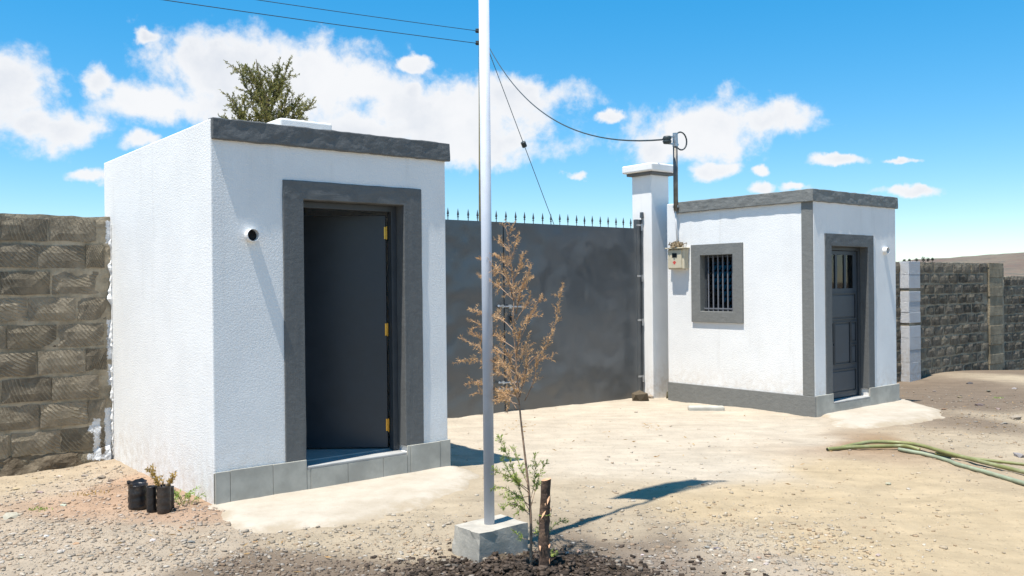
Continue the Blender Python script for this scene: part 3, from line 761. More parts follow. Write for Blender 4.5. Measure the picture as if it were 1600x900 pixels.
def block_wall(label, u0, u1, v0, zb, top, course, bl, mat_b, mat_m, res, bu0, bu1, joint, amp=.012, thick=.2, skip=None, gap=.02, vj=None):
    o = thing('block_wall', label, 'wall', tuple(g2w(u0, v0, 0)), ANG)
    mb = MB(); L = u1 - u0; nx_ = int(L / res); nz_ = int((top - zb) / res)
    lim = lambda x: top(x) if callable(top) else top
    for i in range(nx_ + 1):
        for j in range(nz_ + 1):
            x = L * i / nx_; z = zb + (top - zb) * j / nz_
            y = -.004 + amp * (fbm((x * 4 + u0, z * 6, 3.3), 4) + .6 * fbm((x * 17, z * 17, 1.3), 3))
            if j == nz_: z += .012 * fbm((x * 5, 0, 7), 3)
            mb.v.append((x, y, z))
    S = nz_ + 1
    for i in range(nx_):
        for j in range(nz_): mb.f.append((i*S + j, (i+1)*S + j, (i+1)*S + j + 1, i*S + j + 1))
    bt = len(mb.v)
    for i in range(nx_ + 1): mb.v.append((L * i / nx_, thick, mb.v[i*S + nz_][2]))
    for i in range(nx_ + 1): mb.v.append((L * i / nx_, thick, zb))
    for i in range(nx_): 
        mb.f.append((i*S + nz_, (i+1)*S + nz_, bt + i + 1, bt + i)); mb.f.append((bt + i, bt + i + 1, bt + nx_ + 2 + i, bt + nx_ + 1 + i))
    for i in (0, nx_): mb.f.append(tuple([i*S + j for j in range(S)] + [bt + i, bt + nx_ + 1 + i]))
    mb.build('mortar', mat_m, o, fix=True)
    mes = block_meshes(6, bl - (vj or joint), course - joint, mat_b)
    nrow = int(math.floor((top - .0 - zb) / course))
    for r in range(nrow):
        zc = top - gap - course * (r + .5) + joint * .25
        off = (r % 2) * bl * .5 + random.uniform(-.06, .06)
        x = bu0 - u0 - bl + off
        while x < bu1 - u0:
            xc = x + bl / 2
            e_ = min(x + bl, bu1 - u0); s_ = max(x, bu0 - u0); fl = (e_ - s_) / bl; xc = (e_ + s_) / 2
            if fl > .3 and not (skip and skip(xc, zc)):
                link('block', random.choice(mes), o, loc=(xc + random.uniform(-.008, .008), random.uniform(-.005, .010), zc + random.uniform(-.006, .006))).scale = (min(1, fl * 1.0), 1, 1)
            x += bl
    return o
q = lambda px, py: plane_uz(px, py, 2.6)
marks = []
for (x0, y0, x1, y1, hw) in [(151, 655, 151, 714, .024), (140, 673, 151, 657, .018), (138, 713, 176, 713, .020), (169, 638, 169, 718, .026), (172, 500, 172, 560, .02), (170, 345, 170, 380, .02), (172, 570, 172, 600, .012)]:
    a = q(x0, y0); b_ = q(x1, y1); marks.append((a[0], a[1], b_[0], b_[1], hw))
MBL = blockmat('quarried_block', (.155, .132, .098), (.275, .235, .175), 10.5, marks)
MML = mortarmat('smeared_mortar', (.27, .227, .160), (.46, .39, .285), marks)
block_wall('near rough block wall left of the near booth, painted with a white 1', -3.3, -.003, 2.6, -.5, 2.215, .240, .405, MBL, MML, .022, -3.3, -.05, .034, .007, vj=.012)
# white paint and plaster crumbs in the seam between wall and booth
mb = MB()
for i in range(90):
    z = -.02 + 2.2 * i / 90; wd = max(.0015, .055 * (fbm((0, z * 5, 5), 3) + .12) + .02 * fbm((0, z * 31, 1), 2))
    y = -.012 - .012 * random.random()
    mb.v += [(-wd, y * .4, z), (-wd * .4, y - .012, z), (.0, y - .010, z)]
mb.f = [(3*i + k_, 3*i + k_ + 1, 3*i + k_ + 4, 3*i + k_ + 3) for i in range(89) for k_ in (0, 1)]
bw = bpy.data.objects['block_wall']
mb.build('plaster_seam', M_white2, bw, loc=(3.297, -.012, 0), fix=False)

mb = MB(); NXs, NZs = 120, 16
for i in range(NXs + 1):
    for j in range(NZs + 1):
        x = 3.27 * i / NXs; f = j / NZs; top_ = .085 + .05 * fbm((x * 2.2, 0, 2), 3)
        mb.v.append((x, -.030 * math.sin(min(1, f * 1.1) * math.pi) - .035 * (1 - f) + .035 * fbm((x * 5, f * 3, 4), 4) + (.03 if j == NZs else 0), -.32 + (top_ + .32) * f))
mb.f = [(i * (NZs + 1) + j, (i + 1) * (NZs + 1) + j, (i + 1) * (NZs + 1) + j + 1, i * (NZs + 1) + j + 1) for i in range(NXs) for j in range(NZs)]
mb.build('foundation', mortarmat('foundation_earth', (.085, .065, .045), (.19, .155, .11), marks), bw, loc=(0, -.005, 0), smooth=False, fix=False)
MBR = blockmat('dark_quarried_block', (.085, .073, .058), (.20, .172, .135), 9.0, None, .3)
MMR = mortarmat('sandy_mortar', (.25, .21, .155), (.38, .325, .24))
ustep = plane_uz(1568, 412, 2.18)[0]; up0 = plane_uz(1543, 480, 2.18)[0]; up1 = plane_uz(1563, 480, 2.18)[0]
block_wall('dark rough block wall running right from the white pillar beyond the gatehouse', 9.3, ustep, 2.18, -1.0, 1.905, .2085, .40, MBR, MMR, .05, 13.7, ustep - .02, .034, .008, skip=lambda x, z: up0 - 9.3 - .12 < x < up1 - 9.3 + .1)
block_wall('lower far end of the dark block wall, stepped down past its pilaster', ustep + .004, 22.4, 2.20, -1.2, 1.625, .2085, .40, MBR, MMR, .05, ustep, 22.4, .034, .008)
pp = thing('block_pier', 'sandy rendered pier near the stepped end of the far block wall', 'pier', tuple(g2w(up0, 2.13)), ANG)
mb = MB(); zz = -.9
while zz < 1.90:
    h_ = .2085; mb.box(random.uniform(-.015, .01), up1 - up0 + random.uniform(-.01, .015), random.uniform(-.012, .01), .06, zz + .0006, min(1.915, zz + h_ - .0006)); zz += h_
mb.build('stone_courses', mortarmat('pier_render', (.22, .185, .13), (.33, .28, .20)), pp, bevel=.005)
# white painted stone column with bare mortar bands
wc = thing('stone_column', 'white painted stone column with two grey bands, right of the gatehouse', 'column', tuple(g2w(13.92, 2.0, 0)), ANG)
M_wstone = plaster('white_painted_stone', (.78, .79, .81), 1.0, True)
tn = M_wstone.node_tree; t = NT(tn)
for n_ in [n_ for n_ in t.n if n_.type == 'BUMP']: n_.inputs['Distance'].default_value = .03; n_.inputs['Strength'].default_value = .9
bands = [plane_vz(1410, y_, 13.92)[1] for y_ in (453, 507)]
edges = [-.9, -.05] + [] 
zs_ = sorted([-.9, 1.91] + bands)
for i in range(len(zs_) - 1):
    a, b_ = zs_[i] + (.028 if i else 0), zs_[i+1] - (.028 if i < len(zs_) - 2 else 0)
    nst = max(1, round((b_ - a) / .23)); hh = (b_ - a) / nst
    for s_ in range(nst):
        j_ = random.uniform(-.004, .004)
        MB().box(-.01 + j_, .42 + j_, -.01 - j_, .38, a + s_ * hh + .0005, a + (s_ + 1) * hh - .0005).build('painted_stone', M_wstone, wc, bevel=.006)
for z in bands: MB().box(.004, .41, .004, .37, z - .027, z + .027).build('bare_band', MMR, wc)

# ------------------------------------------------------------------ concrete aprons in front of the doors
m, t, b = new_mat('dusty_cement_screed'); p = pos(t)      # worn cement with trodden-in earth along its broken rim
f = t.noise(p, 5, 6, .65); g = t.noise(p, 1.6, 4, .6); e_ = t.node('ShaderNodeAttribute', attribute_name='tint').outputs['Fac']
c = t.mix(t.smooth(f, .3, .7), (.40, .352, .285), (.46, .41, .34))
c = t.mix(t.math('MULTIPLY', t.smooth(g, .46, .68), .45), c, (.31, .262, .198))
c = t.mix(t.math('MULTIPLY', t.smooth(t.noise(p, 28, 4, .7), .60, .72), .35), c, (.24, .20, .155))
c = t.mix(t.smooth(t.math('ADD', e_, t.math('MULTIPLY_ADD', f, 1.8, -.9)), .85, .05), c, (.335, .275, .198))
t.set(b.inputs['Base Color'], c); b.inputs['Roughness'].default_value = .95; b.inputs['Specular IOR Level'].default_value = .12
t.l.new(t.bump(t.math('ADD', f, t.noise(p, 60, 4, .7)), .55, .008), b.inputs['Normal']); M_screed = m
def apron(pxs, wall_pts, ztop, label):
    pts = [gpx(*p_) for p_ in pxs]; poly = [Vector((p_.x, p_.y, 0)) for p_ in pts] + [Vector((p_.x, p_.y, 0)) for p_ in wall_pts]
    bm = bmesh.new(); xs = [p_.x for p_ in poly]; ys = [p_.y for p_ in poly]
    P2 = np.array([(p_.x, p_.y) for p_ in poly])
    nfront = len(pts)
    st = .035
    X_ = np.arange(min(xs) - .1, max(xs) + .1, st); Y_ = np.arange(min(ys) - .1, max(ys) + .1, st)
    XX, YY = np.meshgrid(X_, Y_, indexing='ij')
    ins = np.zeros(XX.shape, bool); dist = np.full(XX.shape, 9.0)
    for i in range(len(P2)):
        a = P2[i]; b_ = P2[(i + 1) % len(P2)]
        cond = (a[1] > YY) != (b_[1] > YY)
        with np.errstate(divide='ignore', invalid='ignore'):
            xi = (b_[0] - a[0]) * (YY - a[1]) / (b_[1] - a[1] + 1e-12) + a[0]
        ins ^= cond & (XX < xi)
        ab = b_ - a; tt = np.clip(((XX - a[0]) * ab[0] + (YY - a[1]) * ab[1]) / (ab @ ab), 0, 1)
        dd = np.hypot(XX - a[0] - tt * ab[0], YY - a[1] - tt * ab[1])
        if i < nfront - 1: dist = np.minimum(dist, dd)
    sd = np.where(ins, dist, -dist) + .05 * vnoise(XX * 4, YY * 4) + .03 * vnoise(XX * 13, YY * 13)
    g_ = base_z(XX, YY)
    rise = np.clip((sd + .02) / .30, 0, 1); rise = 1 - (1 - rise) ** 2
    ZZ = (g_ - .05) + (ztop + .05 - g_) * rise + .006 * vnoise(XX * 8, YY * 8)
    keep = sd > -.06
    allin = ins | (dist < .09)
    mb = MB(); ids = -np.ones(XX.shape, int); ok = keep & allin
    for i, j in zip(*np.nonzero(ok)): ids[i, j] = len(mb.v); mb.v.append((XX[i, j], YY[i, j], ZZ[i, j])); mb.c.append((min(1, max(0, (sd[i, j] + .01) / .34)),) * 3 + (1,))
    for i in range(XX.shape[0] - 1):
        for j in range(XX.shape[1] - 1):
            f = (ids[i, j], ids[i+1, j], ids[i+1, j+1], ids[i, j+1])
            if min(f) >= 0: mb.f.append(f)
    o = mb.build('apron', M_screed, smooth=True, fix=False); tag(o, label, kind='structure'); return o
apron([(312, 806), (330, 830), (380, 840), (440, 838), (520, 828), (600, 815), (680, 795), (745, 768), (765, 742), (735, 728)], [g2w(2.35, .0), g2w(2.03, .05), g2w(0, .05), g2w(-.05, .02)], -.003, 'cream cement apron before the near booth')
apron([(1282, 652), (1290, 668), (1340, 672), (1400, 668), (1450, 662), (1488, 652), (1480, 642), (1440, 632)], [g2w(hu + 2.2, hv + .1), g2w(hu + W2, hv + .05), g2w(hu, hv + .05)], -.085, 'cream cement apron before the gatehouse door')

# ------------------------------------------------------------------ flagpole on its concrete block
FB = px_at(764.5, 806, 5.22)
fp = thing('flagpole', 'pale painted flagpole rising from a small concrete block', 'flagpole', (FB.x, FB.y, 0), ANG)
cz = .135
bm = bmesh.new(); bmesh.ops.create_cube(bm, size=1.0)
bmesh.ops.subdivide_edges(bm, edges=bm.edges[:], cuts=7, use_grid_fill=True)
for v_ in bm.verts:
    x, y, z = v_.co; tp = 1 + .05 * (.5 - z)
    ex = max(abs(x), abs(y), abs(z))
    nn = [fbm((x * 3 + 5 * k_, y * 3, z * 3 + k_), 3) for k_ in range(3)]
    chip = sum(1 for q_ in (x, y, z) if abs(q_) > .49)
    rs = .005 if chip < 2 else .020
    v_.co = ((x * .355 * tp + nn[0] * rs * .6), (y * .255 * tp + nn[1] * rs * .6), (z + .5) * (cz + .16) - .16 + nn[2] * (.004 if z > .4 else .003))
me = bpy.data.meshes.new('footing'); bm.to_mesh(me); bm.free(); me.materials.append(M_concrete)
link('footing', me, fp, loc=(.005, -.005, 0))
MB().tube([(0, 0, .10), (0, 0, 3.3)], .031, 20).build('lower_pole', M_polepaint, fp, smooth=False).data.polygons.foreach_set('use_smooth', [True] * 22)
MB().tube([(0, 0, 3.3), (0, 0, 3.42)], [.031, .018], 16).tube([(0, 0, 3.42), (0, 0, 8.3)], .016, 12).lathe([(.0, .10), (.03, .07), (.04, .03), (.03, 0), (0, -.02)], 12, (0, 0, 8.33)).build('upper_pole', M_polepaint, fp, smooth=True)
mb = MB(); NXf, NZf = 14, 26
for i in range(NXf + 1):
    for j in range(NZf + 1):
        f = i / NXf; z = 5.12 + 3.1 * j / NZf
        x = .02 + .05 * math.sin(f * 11 + z * 1.2) * f - .12 * f; y = .02 + .22 * f + .02 * math.sin(f * 9 + z)
        mb.v.append((x, y, z - .05 * f * f - .04 * f))
mb.f = [(i * (NZf + 1) + j, (i + 1) * (NZf + 1) + j, (i + 1) * (NZf + 1) + j + 1, i * (NZf + 1) + j + 1) for i in range(NXf) for j in range(NZf)]
mb.build('flag', M_flag, fp, smooth=True, fix=False)
MB().tube([(-.03, -.03, 1.6 + 0), (-.035, -.03, 2.2)], .0, 4) if False else None

# ------------------------------------------------------------------ meter box and service mast
bv, bz = plane_vz(1055, 404, 7.24)
mbx = thing('meter_box', 'cream electricity meter box on the gatehouse wall by the tall pillar', 'meter box', tuple(g2w(hu, bv, bz)), ANG)
MB().box(-.105, -.001, -.145, .145, -.150, .135).build('case', M_cream, mbx, bevel=.012)
MB().box(-.150, -.001, -.165, .165, .136, .152).build('lid', M_cream, mbx, bevel=.005)
cv = MB().box(-.122, -.106, -.110, .135, -.135, .120).build('cover', M_cream, mbx, bevel=.006)
MB().box(-.1245, -.1225, -.030, .055, .015, .075).build('display', M_dark, cv)
mb = MB()                                    # small red emblem: ring of petals over a dot
for k_ in range(5):
    a = math.pi * (k_ + .5) / 5; cy, cz_ = .022 * math.cos(a), .022 * math.sin(a)
    mb.poly([(-.1235, .012 + cy + .008 * math.cos(b_), -.062 + cz_ + .008 * math.sin(b_)) for b_ in [2 * math.pi * s_ / 8 for s_ in range(8)]])
mb.poly([(-.1238, .012 + .015 * math.cos(b_), -.066 + .015 * math.sin(b_)) for b_ in [2 * math.pi * s_ / 10 for s_ in range(10)]])
mb.build('red_emblem', M_red, cv)
mast = thing('service_mast', 'rusty steel service mast rising above the meter box', 'mast', tuple(g2w(7.30, bv + .03, 0)), ANG)
ztop = px_at(1056, 222, g2w(7.30, bv).y).z
M_mast = simple('mast_steel', (.16, .155, .145), .55, .3, 12, metal=.5, coords='pos', dirt=((.12, .08, .05), .6, 8))
MB().tube([(0, 0, 2.56), (0, 0, ztop)], .033, 12).build('tube', M_mast, mast, smooth=True)
MB().tube([(.01, .02, 2.60), (.015, .01, 2.40), (.02, -.01, bz + .16)], .012, 8).build('conduit', M_white2, mast, smooth=True)
MB().box(-.008, .066, -.05, .05, 2.60, 2.63).build('clamp', M_steel, mast)
MB().box(-.16, .06, -.012, .012, ztop - .04, ztop - .015).box(-.14, .03, -.012, .012, ztop + .06, ztop + .08).tube([(.0, 0, ztop - .06), (0, 0, ztop + .13)], [.040, .036], 10).build('bracket', M_steel, mast)
MB().lathe([(.0, -.06), (.05, -.055), (.065, -.02), (.05, 0), (.065, .02), (.05, .05), (.0, .055)], 12, (-.17, 0, ztop + .02)).build('insulator', M_wire, mast, smooth=True)
lp = [(.02, 0, ztop - .03)] + [(.12 + .125 * math.cos(a), .0, ztop + .03 + .125 * math.sin(a) * 1.0) for a in np.linspace(-2.2, 2.5, 16)] + [(0, 0, ztop + .11)]
MB().tube(lp, .011, 6).build('drip_loop', M_wire, mast, smooth=True)
nb = thing('nest', 'small tangle of dry twigs and mud on top of the meter box', 'nest', tuple(g2w(hu - .08, bv + .01, bz + .153)), ANG)
mb = MB()
for k_ in range(46):
    c_ = Vector((random.gauss(0, .03), random.gauss(0, .055), abs(random.gauss(.03, .028)))); d_ = Vector((random.uniform(-1, 1), random.uniform(-1, 1), random.uniform(-.3, .6))).normalized() * random.uniform(.03, .06)
    mb.tube([c_ - d_, c_ + d_], .007, 4)
mb.lathe([(.0, 0), (.085, .0), (.07, .04), (.03, .075), (0, .08)], 10, (0, 0, 0), .2).build('twigs', M_nest, nb)

# ------------------------------------------------------------------ utility pole, wires, guy
UPD = 28.0
ub = px_at(753.5, 500, UPD); utop = px_at(752, 44, UPD)
up = thing('utility_pole', 'wooden utility pole beyond the gate, seen just behind the flagpole', 'utility pole', (ub.x, ub.y, 0))
lean = utop.x - ub.x
MB().tube([(0, 0, -1.2), (lean * .5, 0, utop.z * .5), (lean, 0, utop.z)], [.12, .10, .082], 10).build('pole', M_polewood, up, smooth=True)
for (py, nm) in ((49, 'insulator'), (68, 'insulator')):
    z = px_at(751, py, UPD).z
    MB().lathe([(.0, -.07), (.06, -.06), (.075, -.01), (.05, .02), (.07, .05), (.0, .07)], 10, (lean - .12, -.08, z)).build(nm, M_wire, up, smooth=True)
def sagwire(name, a, b_, sag, r, label, cat, n=22, group=None):
    a = Vector(a); b_ = Vector(b_)
    pts = [a.lerp(b_, k_ / n) - Vector((0, 0, 4 * sag * (k_ / n) * (1 - k_ / n))) for k_ in range(n + 1)]
    o = MB().tube([p_ - a for p_ in pts], r, 6).build(name, M_wire, loc=tuple(a), smooth=True); return tag(o, label, cat, group)
p1 = px_at(748, 48.5, UPD - .1); p2 = px_at(748, 68, UPD - .1)
d1 = pxdir(465, 0); d2 = pxdir(335, 0)
e1 = px_at(465, 0, 24.43); e1 = p1 + (e1 - p1) * 5.0
e2 = px_at(335, 0, 22.8); e2 = p2 + (e2 - p2) * 4.0
sagwire('overhead_wire', p1, e1, .25, .0095, 'upper thin overhead wire running left from the utility pole', 'wire')
sagwire('overhead_wire', p2, e2, .25, .0105, 'lower thin overhead wire running left from the utility pole', 'wire')
M0 = g2w(7.30, bv + .03, ztop + .02) + U * (-.22)
s0 = px_at(757, 60, UPD)
mid = px_at(880, 172, (UPD + M0.y) / 2 + .0)
lin = (s0 + M0) / 2
sagwire('service_wire', s0, M0, max(.3, lin.z - mid.z), .0125, 'sagging dark service cable from the utility pole to the mast', 'cable', 30)
g0_ = px_at(757, 62, UPD); g1_ = px_at(866, 352, UPD + 3.5); ge = g0_ + (g1_ - g0_) * 1.42
gwt = thing('guy_wire', 'steel guy wire with a dark strain insulator, slanting down behind the gate', 'guy wire', tuple(g0_))
MB().tube([(0, 0, 0), tuple(ge - g0_)], .012, 6).build('strand', simple('guy_steel', (.10, .16, .20), .5, metal=.3), gwt)
fi = .535
ci = (ge - g0_) * (fi / 1.42); dd_ = (ge - g0_).normalized()
MB().tube([ci - dd_ * .10, ci - dd_ * .09, ci + dd_ * .09, ci + dd_ * .10], [.02, .085, .085, .02], 8).build('strain_insulator', M_wire, gwt)

# ------------------------------------------------------------------ vegetation
def rvec(): 
    v_ = Vector((random.gauss(0, 1), random.gauss(0, 1), random.gauss(0, 1))); return v_.normalized()
def blade(mb, p_, d_, L, wd):
    s_ = d_.cross(rvec()).normalized() * wd * .5
    mb.poly([p_ - s_ * .6, p_ + d_ * L * .45 - s_, p_ + d_ * L, p_ + d_ * L * .45 + s_])
def polylen(pts): return sum((pts[i+1] - pts[i]).length for i in range(len(pts) - 1))
def along(pts, f):
    L = polylen(pts) * f
    for i in range(len(pts) - 1):
        s_ = (pts[i+1] - pts[i]).length
        if L <= s_ or i == len(pts) - 2: return pts[i].lerp(pts[i+1], min(1, L / max(s_, 1e-6))), (pts[i+1] - pts[i]).normalized()
        L -= s_
def smooth_pts(pts, n=8):
    pts = [Vector(p_) for p_ in pts]; out = []
    for i in range(len(pts) - 1):
        p0, p1_, p2_, p3 = pts[max(i-1, 0)], pts[i], pts[i+1], pts[min(i+2, len(pts)-1)]
        for k_ in range(n):
            s_ = k_ / n
            out.append(.5 * ((2 * p1_) + (p2_ - p0) * s_ + (2*p0 - 5*p1_ + 4*p2_ - p3) * s_**2 + (3*p1_ - p0 - 3*p2_ + p3) * s_**3))
    out.append(pts[-1]); return out
def feather(mw, ml_, pts, r, f0, twig_len, twigs_per_m, needle, nd_per_m, wd, up=.15, taper=.5):
    """a conifer branch: stem tube, side twigs, and needles along both"""
    pts = smooth_pts(pts, 4); L = polylen(pts)
    mw.tube(pts, [r * (1 - .75 * i / (len(pts) - 1)) for i in range(len(pts))], 5)
    lines = [(pts, f0)]
    for k_ in range(int(L * (1 - f0) * twigs_per_m)):
        f = f0 + (1 - f0) * random.random(); p_, d_ = along(pts, f)
        td = (d_ * random.uniform(.6, 1.1) + rvec() * .75 + Vector((0, 0, up))).normalized()
        tl = twig_len * (1 - taper * f) * random.uniform(.5, 1.15)
        q_ = p_ + td * tl * .5; e_ = q_ + (td + Vector((0, 0, .25 * up)) + rvec() * .25).normalized() * tl * .5
        mw.tube([p_, q_, e_], [r * .3, r * .22, r * .12], 3, False); lines.append(([p_, q_, e_], .05))
    for ln, g_ in lines:
        l_ = polylen(ln)
        for k_ in range(max(2, int(l_ * (1 - g_) * nd_per_m))):
            p_, d_ = along(ln, g_ + (1 - g_) * random.random())
            blade(ml_, p_, (d_ * random.uniform(.5, 1.2) + rvec() * .8).normalized(), needle * random.uniform(.6, 1.2), wd)
def P(px, py, d_, o_): return px_at(px, py, d_) - o_

# sapling, dead above and still green low down
sb_ = gpx(829, 889); so_ = Vector((sb_.x, sb_.y, sb_.z - .03))
sap = thing('sapling', 'thin sapling with dead brown sprays above and green sprigs low down', 'sapling', tuple(so_))
sd = sb_.y
stem = [(829, 892, sd), (829.5, 819, sd), (825, 754, sd + .02), (818.5, 698, sd + .04), (812, 638, sd + .06), (807, 571, sd + .09), (802, 502, sd + .11), (803, 461, sd + .13), (797, 399, sd + .15), (792, 361, sd + .17), (781, 348, sd + .18)]
sp_ = [P(*a, so_) for a in stem]; sp_[0].z = -.05
sps = smooth_pts(sp_, 4)
MB().tube(sps, [.0088 * (1 - .85 * (i / (len(sps) - 1)) ** .8) for i in range(len(sps))], 7).build('trunk', M_drystem, sap, smooth=True)
mw, mn = MB(), MB()
B = lambda *a: [P(*x, so_) for x in a]
dry = [  # right hand side
    (B((806, 600, sd+.08), (828, 567, sd+.05), (852, 543, sd), (869, 502, sd-.05), (876, 450, sd-.08)), .35),
    (B((809, 522, sd+.1), (825, 497, sd+.1), (842, 493, sd+.08)), .3), (B((807, 545, sd+.1), (831, 490, sd+.05), (847, 462, sd)), .4),
    (B((820, 626, sd+.06), (834, 595, sd+.04), (839, 560, sd)), .3), (B((838, 567, sd+.03), (848, 561, sd), (862, 557, sd-.02)), .2),
    (B((804, 460, sd+.12), (822, 440, sd+.1), (829, 415, sd+.1)), .2), (B((806, 500, sd+.12), (826, 470, sd+.1), (828, 455, sd+.1)), .3),
    (B((812, 620, sd+.06), (822, 575, sd), (826, 540, sd-.05)), .2), (B((809, 580, sd+.1), (818, 545, sd+.2), (826, 530, sd+.25)), .2),
    # left, passing behind the flagpole
    (B((804, 520, sd+.11), (785, 500, sd+.25), (752, 488, sd+.50), (735, 484, sd+.58)), .25), (B((805, 545, sd+.1), (775, 525, sd+.35), (750, 508, sd+.50), (731, 498, sd+.55)), .25),
    (B((806, 565, sd+.1), (775, 545, sd+.35), (750, 528, sd+.50), (734, 516, sd+.55)), .3), (B((807, 585, sd+.1), (770, 560, sd+.42), (745, 541, sd+.5), (724, 531, sd+.55)), .25),
    (B((808, 600, sd+.08), (772, 578, sd+.40), (740, 561, sd+.55), (713, 567, sd+.62)), .25), (B((809, 620, sd+.07), (772, 608, sd+.40), (745, 596, sd+.52), (727, 602, sd+.55)), .25),
    (B((810, 632, sd+.06), (775, 620, sd+.40), (752, 614, sd+.5), (735, 617, sd+.52)), .25), (B((809, 610, sd+.07), (790, 575, sd+.2), (778, 555, sd+.3)), .2),
    # crown
    (B((803, 470, sd+.13), (785, 452, sd+.2), (770, 440, sd+.42), (753, 432, sd+.5)), .3), (B((803, 450, sd+.13), (783, 425, sd+.25), (765, 412, sd+.45), (748, 404, sd+.52)), .3),
    (B((800, 425, sd+.14), (783, 405, sd+.22), (774, 398, sd+.3)), .2), (B((802, 440, sd+.14), (812, 415, sd+.1), (816, 392, sd+.1)), .15),
    (B((798, 405, sd+.15), (806, 385, sd+.13), (808, 368, sd+.12)), .1), (B((797, 395, sd+.15), (785, 380, sd+.2), (779, 372, sd+.22)), .1),
    (B((794, 370, sd+.16), (798, 358, sd+.15), (800, 352, sd+.15)), .1), (B((806, 490, sd+.12), (814, 455, sd), (822, 430, sd-.05)), .2), (B((803, 470, sd+.13), (795, 440, sd), (790, 420, sd-.05)), .2),
    (B((809, 590, sd+.08), (795, 560, sd), (786, 540, sd-.05)), .2), (B((810, 610, sd+.07), (820, 590, sd+.25), (832, 575, sd+.3)), .2), (B((806, 560, sd+.1), (812, 520, sd-.04), (818, 505, sd-.06)), .2),
    (B((808, 640, sd+.06), (795, 622, sd+.1), (782, 612, sd+.22)), .2), (B((811, 628, sd+.06), (800, 600, sd-.05), (795, 580, sd-.1)), .2)]
for pts, f0 in dry: feather(mw, mn, pts, .0032, f0, .085, 60, .021, 400, .0025, .1)
feather(mw, mn, sps[20:], .003, .0, .07, 40, .02, 150, .0026, .2)
mw.build('branches', M_drystem, sap, smooth=True); mn.build('dry_foliage', M_needle, sap, fix=False)
mw, mn = MB(), MB()
gr = [(B((828, 800, sd), (812, 765, sd-.02), (797, 720, sd-.04), (778, 683, sd-.05)), .25), (B((826, 770, sd), (806, 752, sd-.05), (790, 742, sd-.08), (770, 735, sd-.1)), .2), (B((827, 790, sd), (806, 772, sd-.08), (786, 762, sd-.1), (768, 764, sd-.1)), .2),
      (B((829, 805, sd), (810, 790, sd-.05), (796, 788, sd-.1), (786, 794, sd-.1)), .2), (B((828, 800, sd), (815, 795, sd+.1), (808, 802, sd+.12)), .2), (B((826, 760, sd), (815, 735, sd+.05), (802, 700, sd+.1)), .2),
      (B((829, 780, sd), (835, 755, sd+.1), (836, 725, sd+.12), (835, 710, sd+.12)), .3), (B((830, 790, sd), (838, 760, sd+.08), (846, 735, sd+.12), (854, 722, sd+.12)), .3), (B((830, 845, sd), (815, 840, sd+.05), (806, 832, sd+.1)), .4),
      (B((830, 835, sd), (842, 830, sd+.1), (845, 815, sd+.1)), .2), (B((826, 765, sd), (800, 745, sd-.1), (785, 715, sd-.12)), .3), (B((827, 775, sd), (800, 780, sd-.12), (788, 776, sd-.14)), .3),
      (B((829, 870, sd), (850, 840, sd+.15), (868, 820, sd+.2), (884, 812, sd+.22)), .55), (B((829, 880, sd), (845, 870, sd+.1), (870, 866, sd+.1)), .6)]
for pts, f0 in gr: feather(mw, mn, pts, .0024, f0, .060, 60, .022, 330, .0048, .1)
mw.build('green_twigs', M_drystem, sap, smooth=True); mn.build('green_foliage', M_green, sap, fix=False)

# support stake
kb = gpx(851, 894); kd = kb.y
ktop = px_at(853, 749, kd); kb = Vector((px_at(849, 894, kd).x, kd, ground_z(kb.x, kd)))
st_ = thing('stake', 'short brown wooden stake with peeling bark beside the sapling', 'stake', tuple(kb))
mb = MB(); nseg, ns = 26, 18; axis_ = ktop - kb
for i in range(nseg + 1):
    f = i / nseg
    for q_ in range(ns):
        a = 2 * math.pi * q_ / ns
        r_ = .029 * (1.08 - .16 * f) * (1 + .22 * fbm((math.cos(a) * 1.3, math.sin(a) * 1.3, f * 6), 4) + .10 * fbm((math.cos(a) * 4, math.sin(a) * 4, f * 14), 3))
        c_ = axis_ * (f * 1.15 - .15)
        mb.v.append((c_.x + .004 * math.sin(f * 7) + r_ * math.cos(a), c_.y + r_ * math.sin(a), c_.z + (.006 * math.cos(a) if i == nseg else 0)))
for i in range(nseg):
    for q_ in range(ns):
        r2 = (q_ + 1) % ns; mb.f.append((i*ns + q_, i*ns + r2, (i+1)*ns + r2, (i+1)*ns + q_))
top_ring = [mb.v[nseg * ns + q_] for q_ in range(ns)]
mb.build('bark', M_bark, st_, smooth=True, fix=False)
MB().poly(top_ring).build('cut_end', M_cut, st_)
for k_ in range(9):
    mb = MB(); f = random.uniform(.1, .95); a = random.uniform(3.4, 6.2); c_ = axis_ * f + Vector((.029 * math.cos(a), .029 * math.sin(a), 0))
    blade(mb, c_, Vector((random.uniform(-.5, .5), -.35, random.uniform(-1, 1))).normalized(), random.uniform(.03, .06), .012)
    mb.build('peeled_strip', M_cut, st_, fix=False)
MB().tube([(axis_.x * .6 + .034 * math.cos(a), axis_.y * .6 + .034 * math.sin(a), axis_.z * .6 + .003 * a) for a in np.linspace(0, 6.4, 16)], .0022, 5).build('tie', M_green, st_)

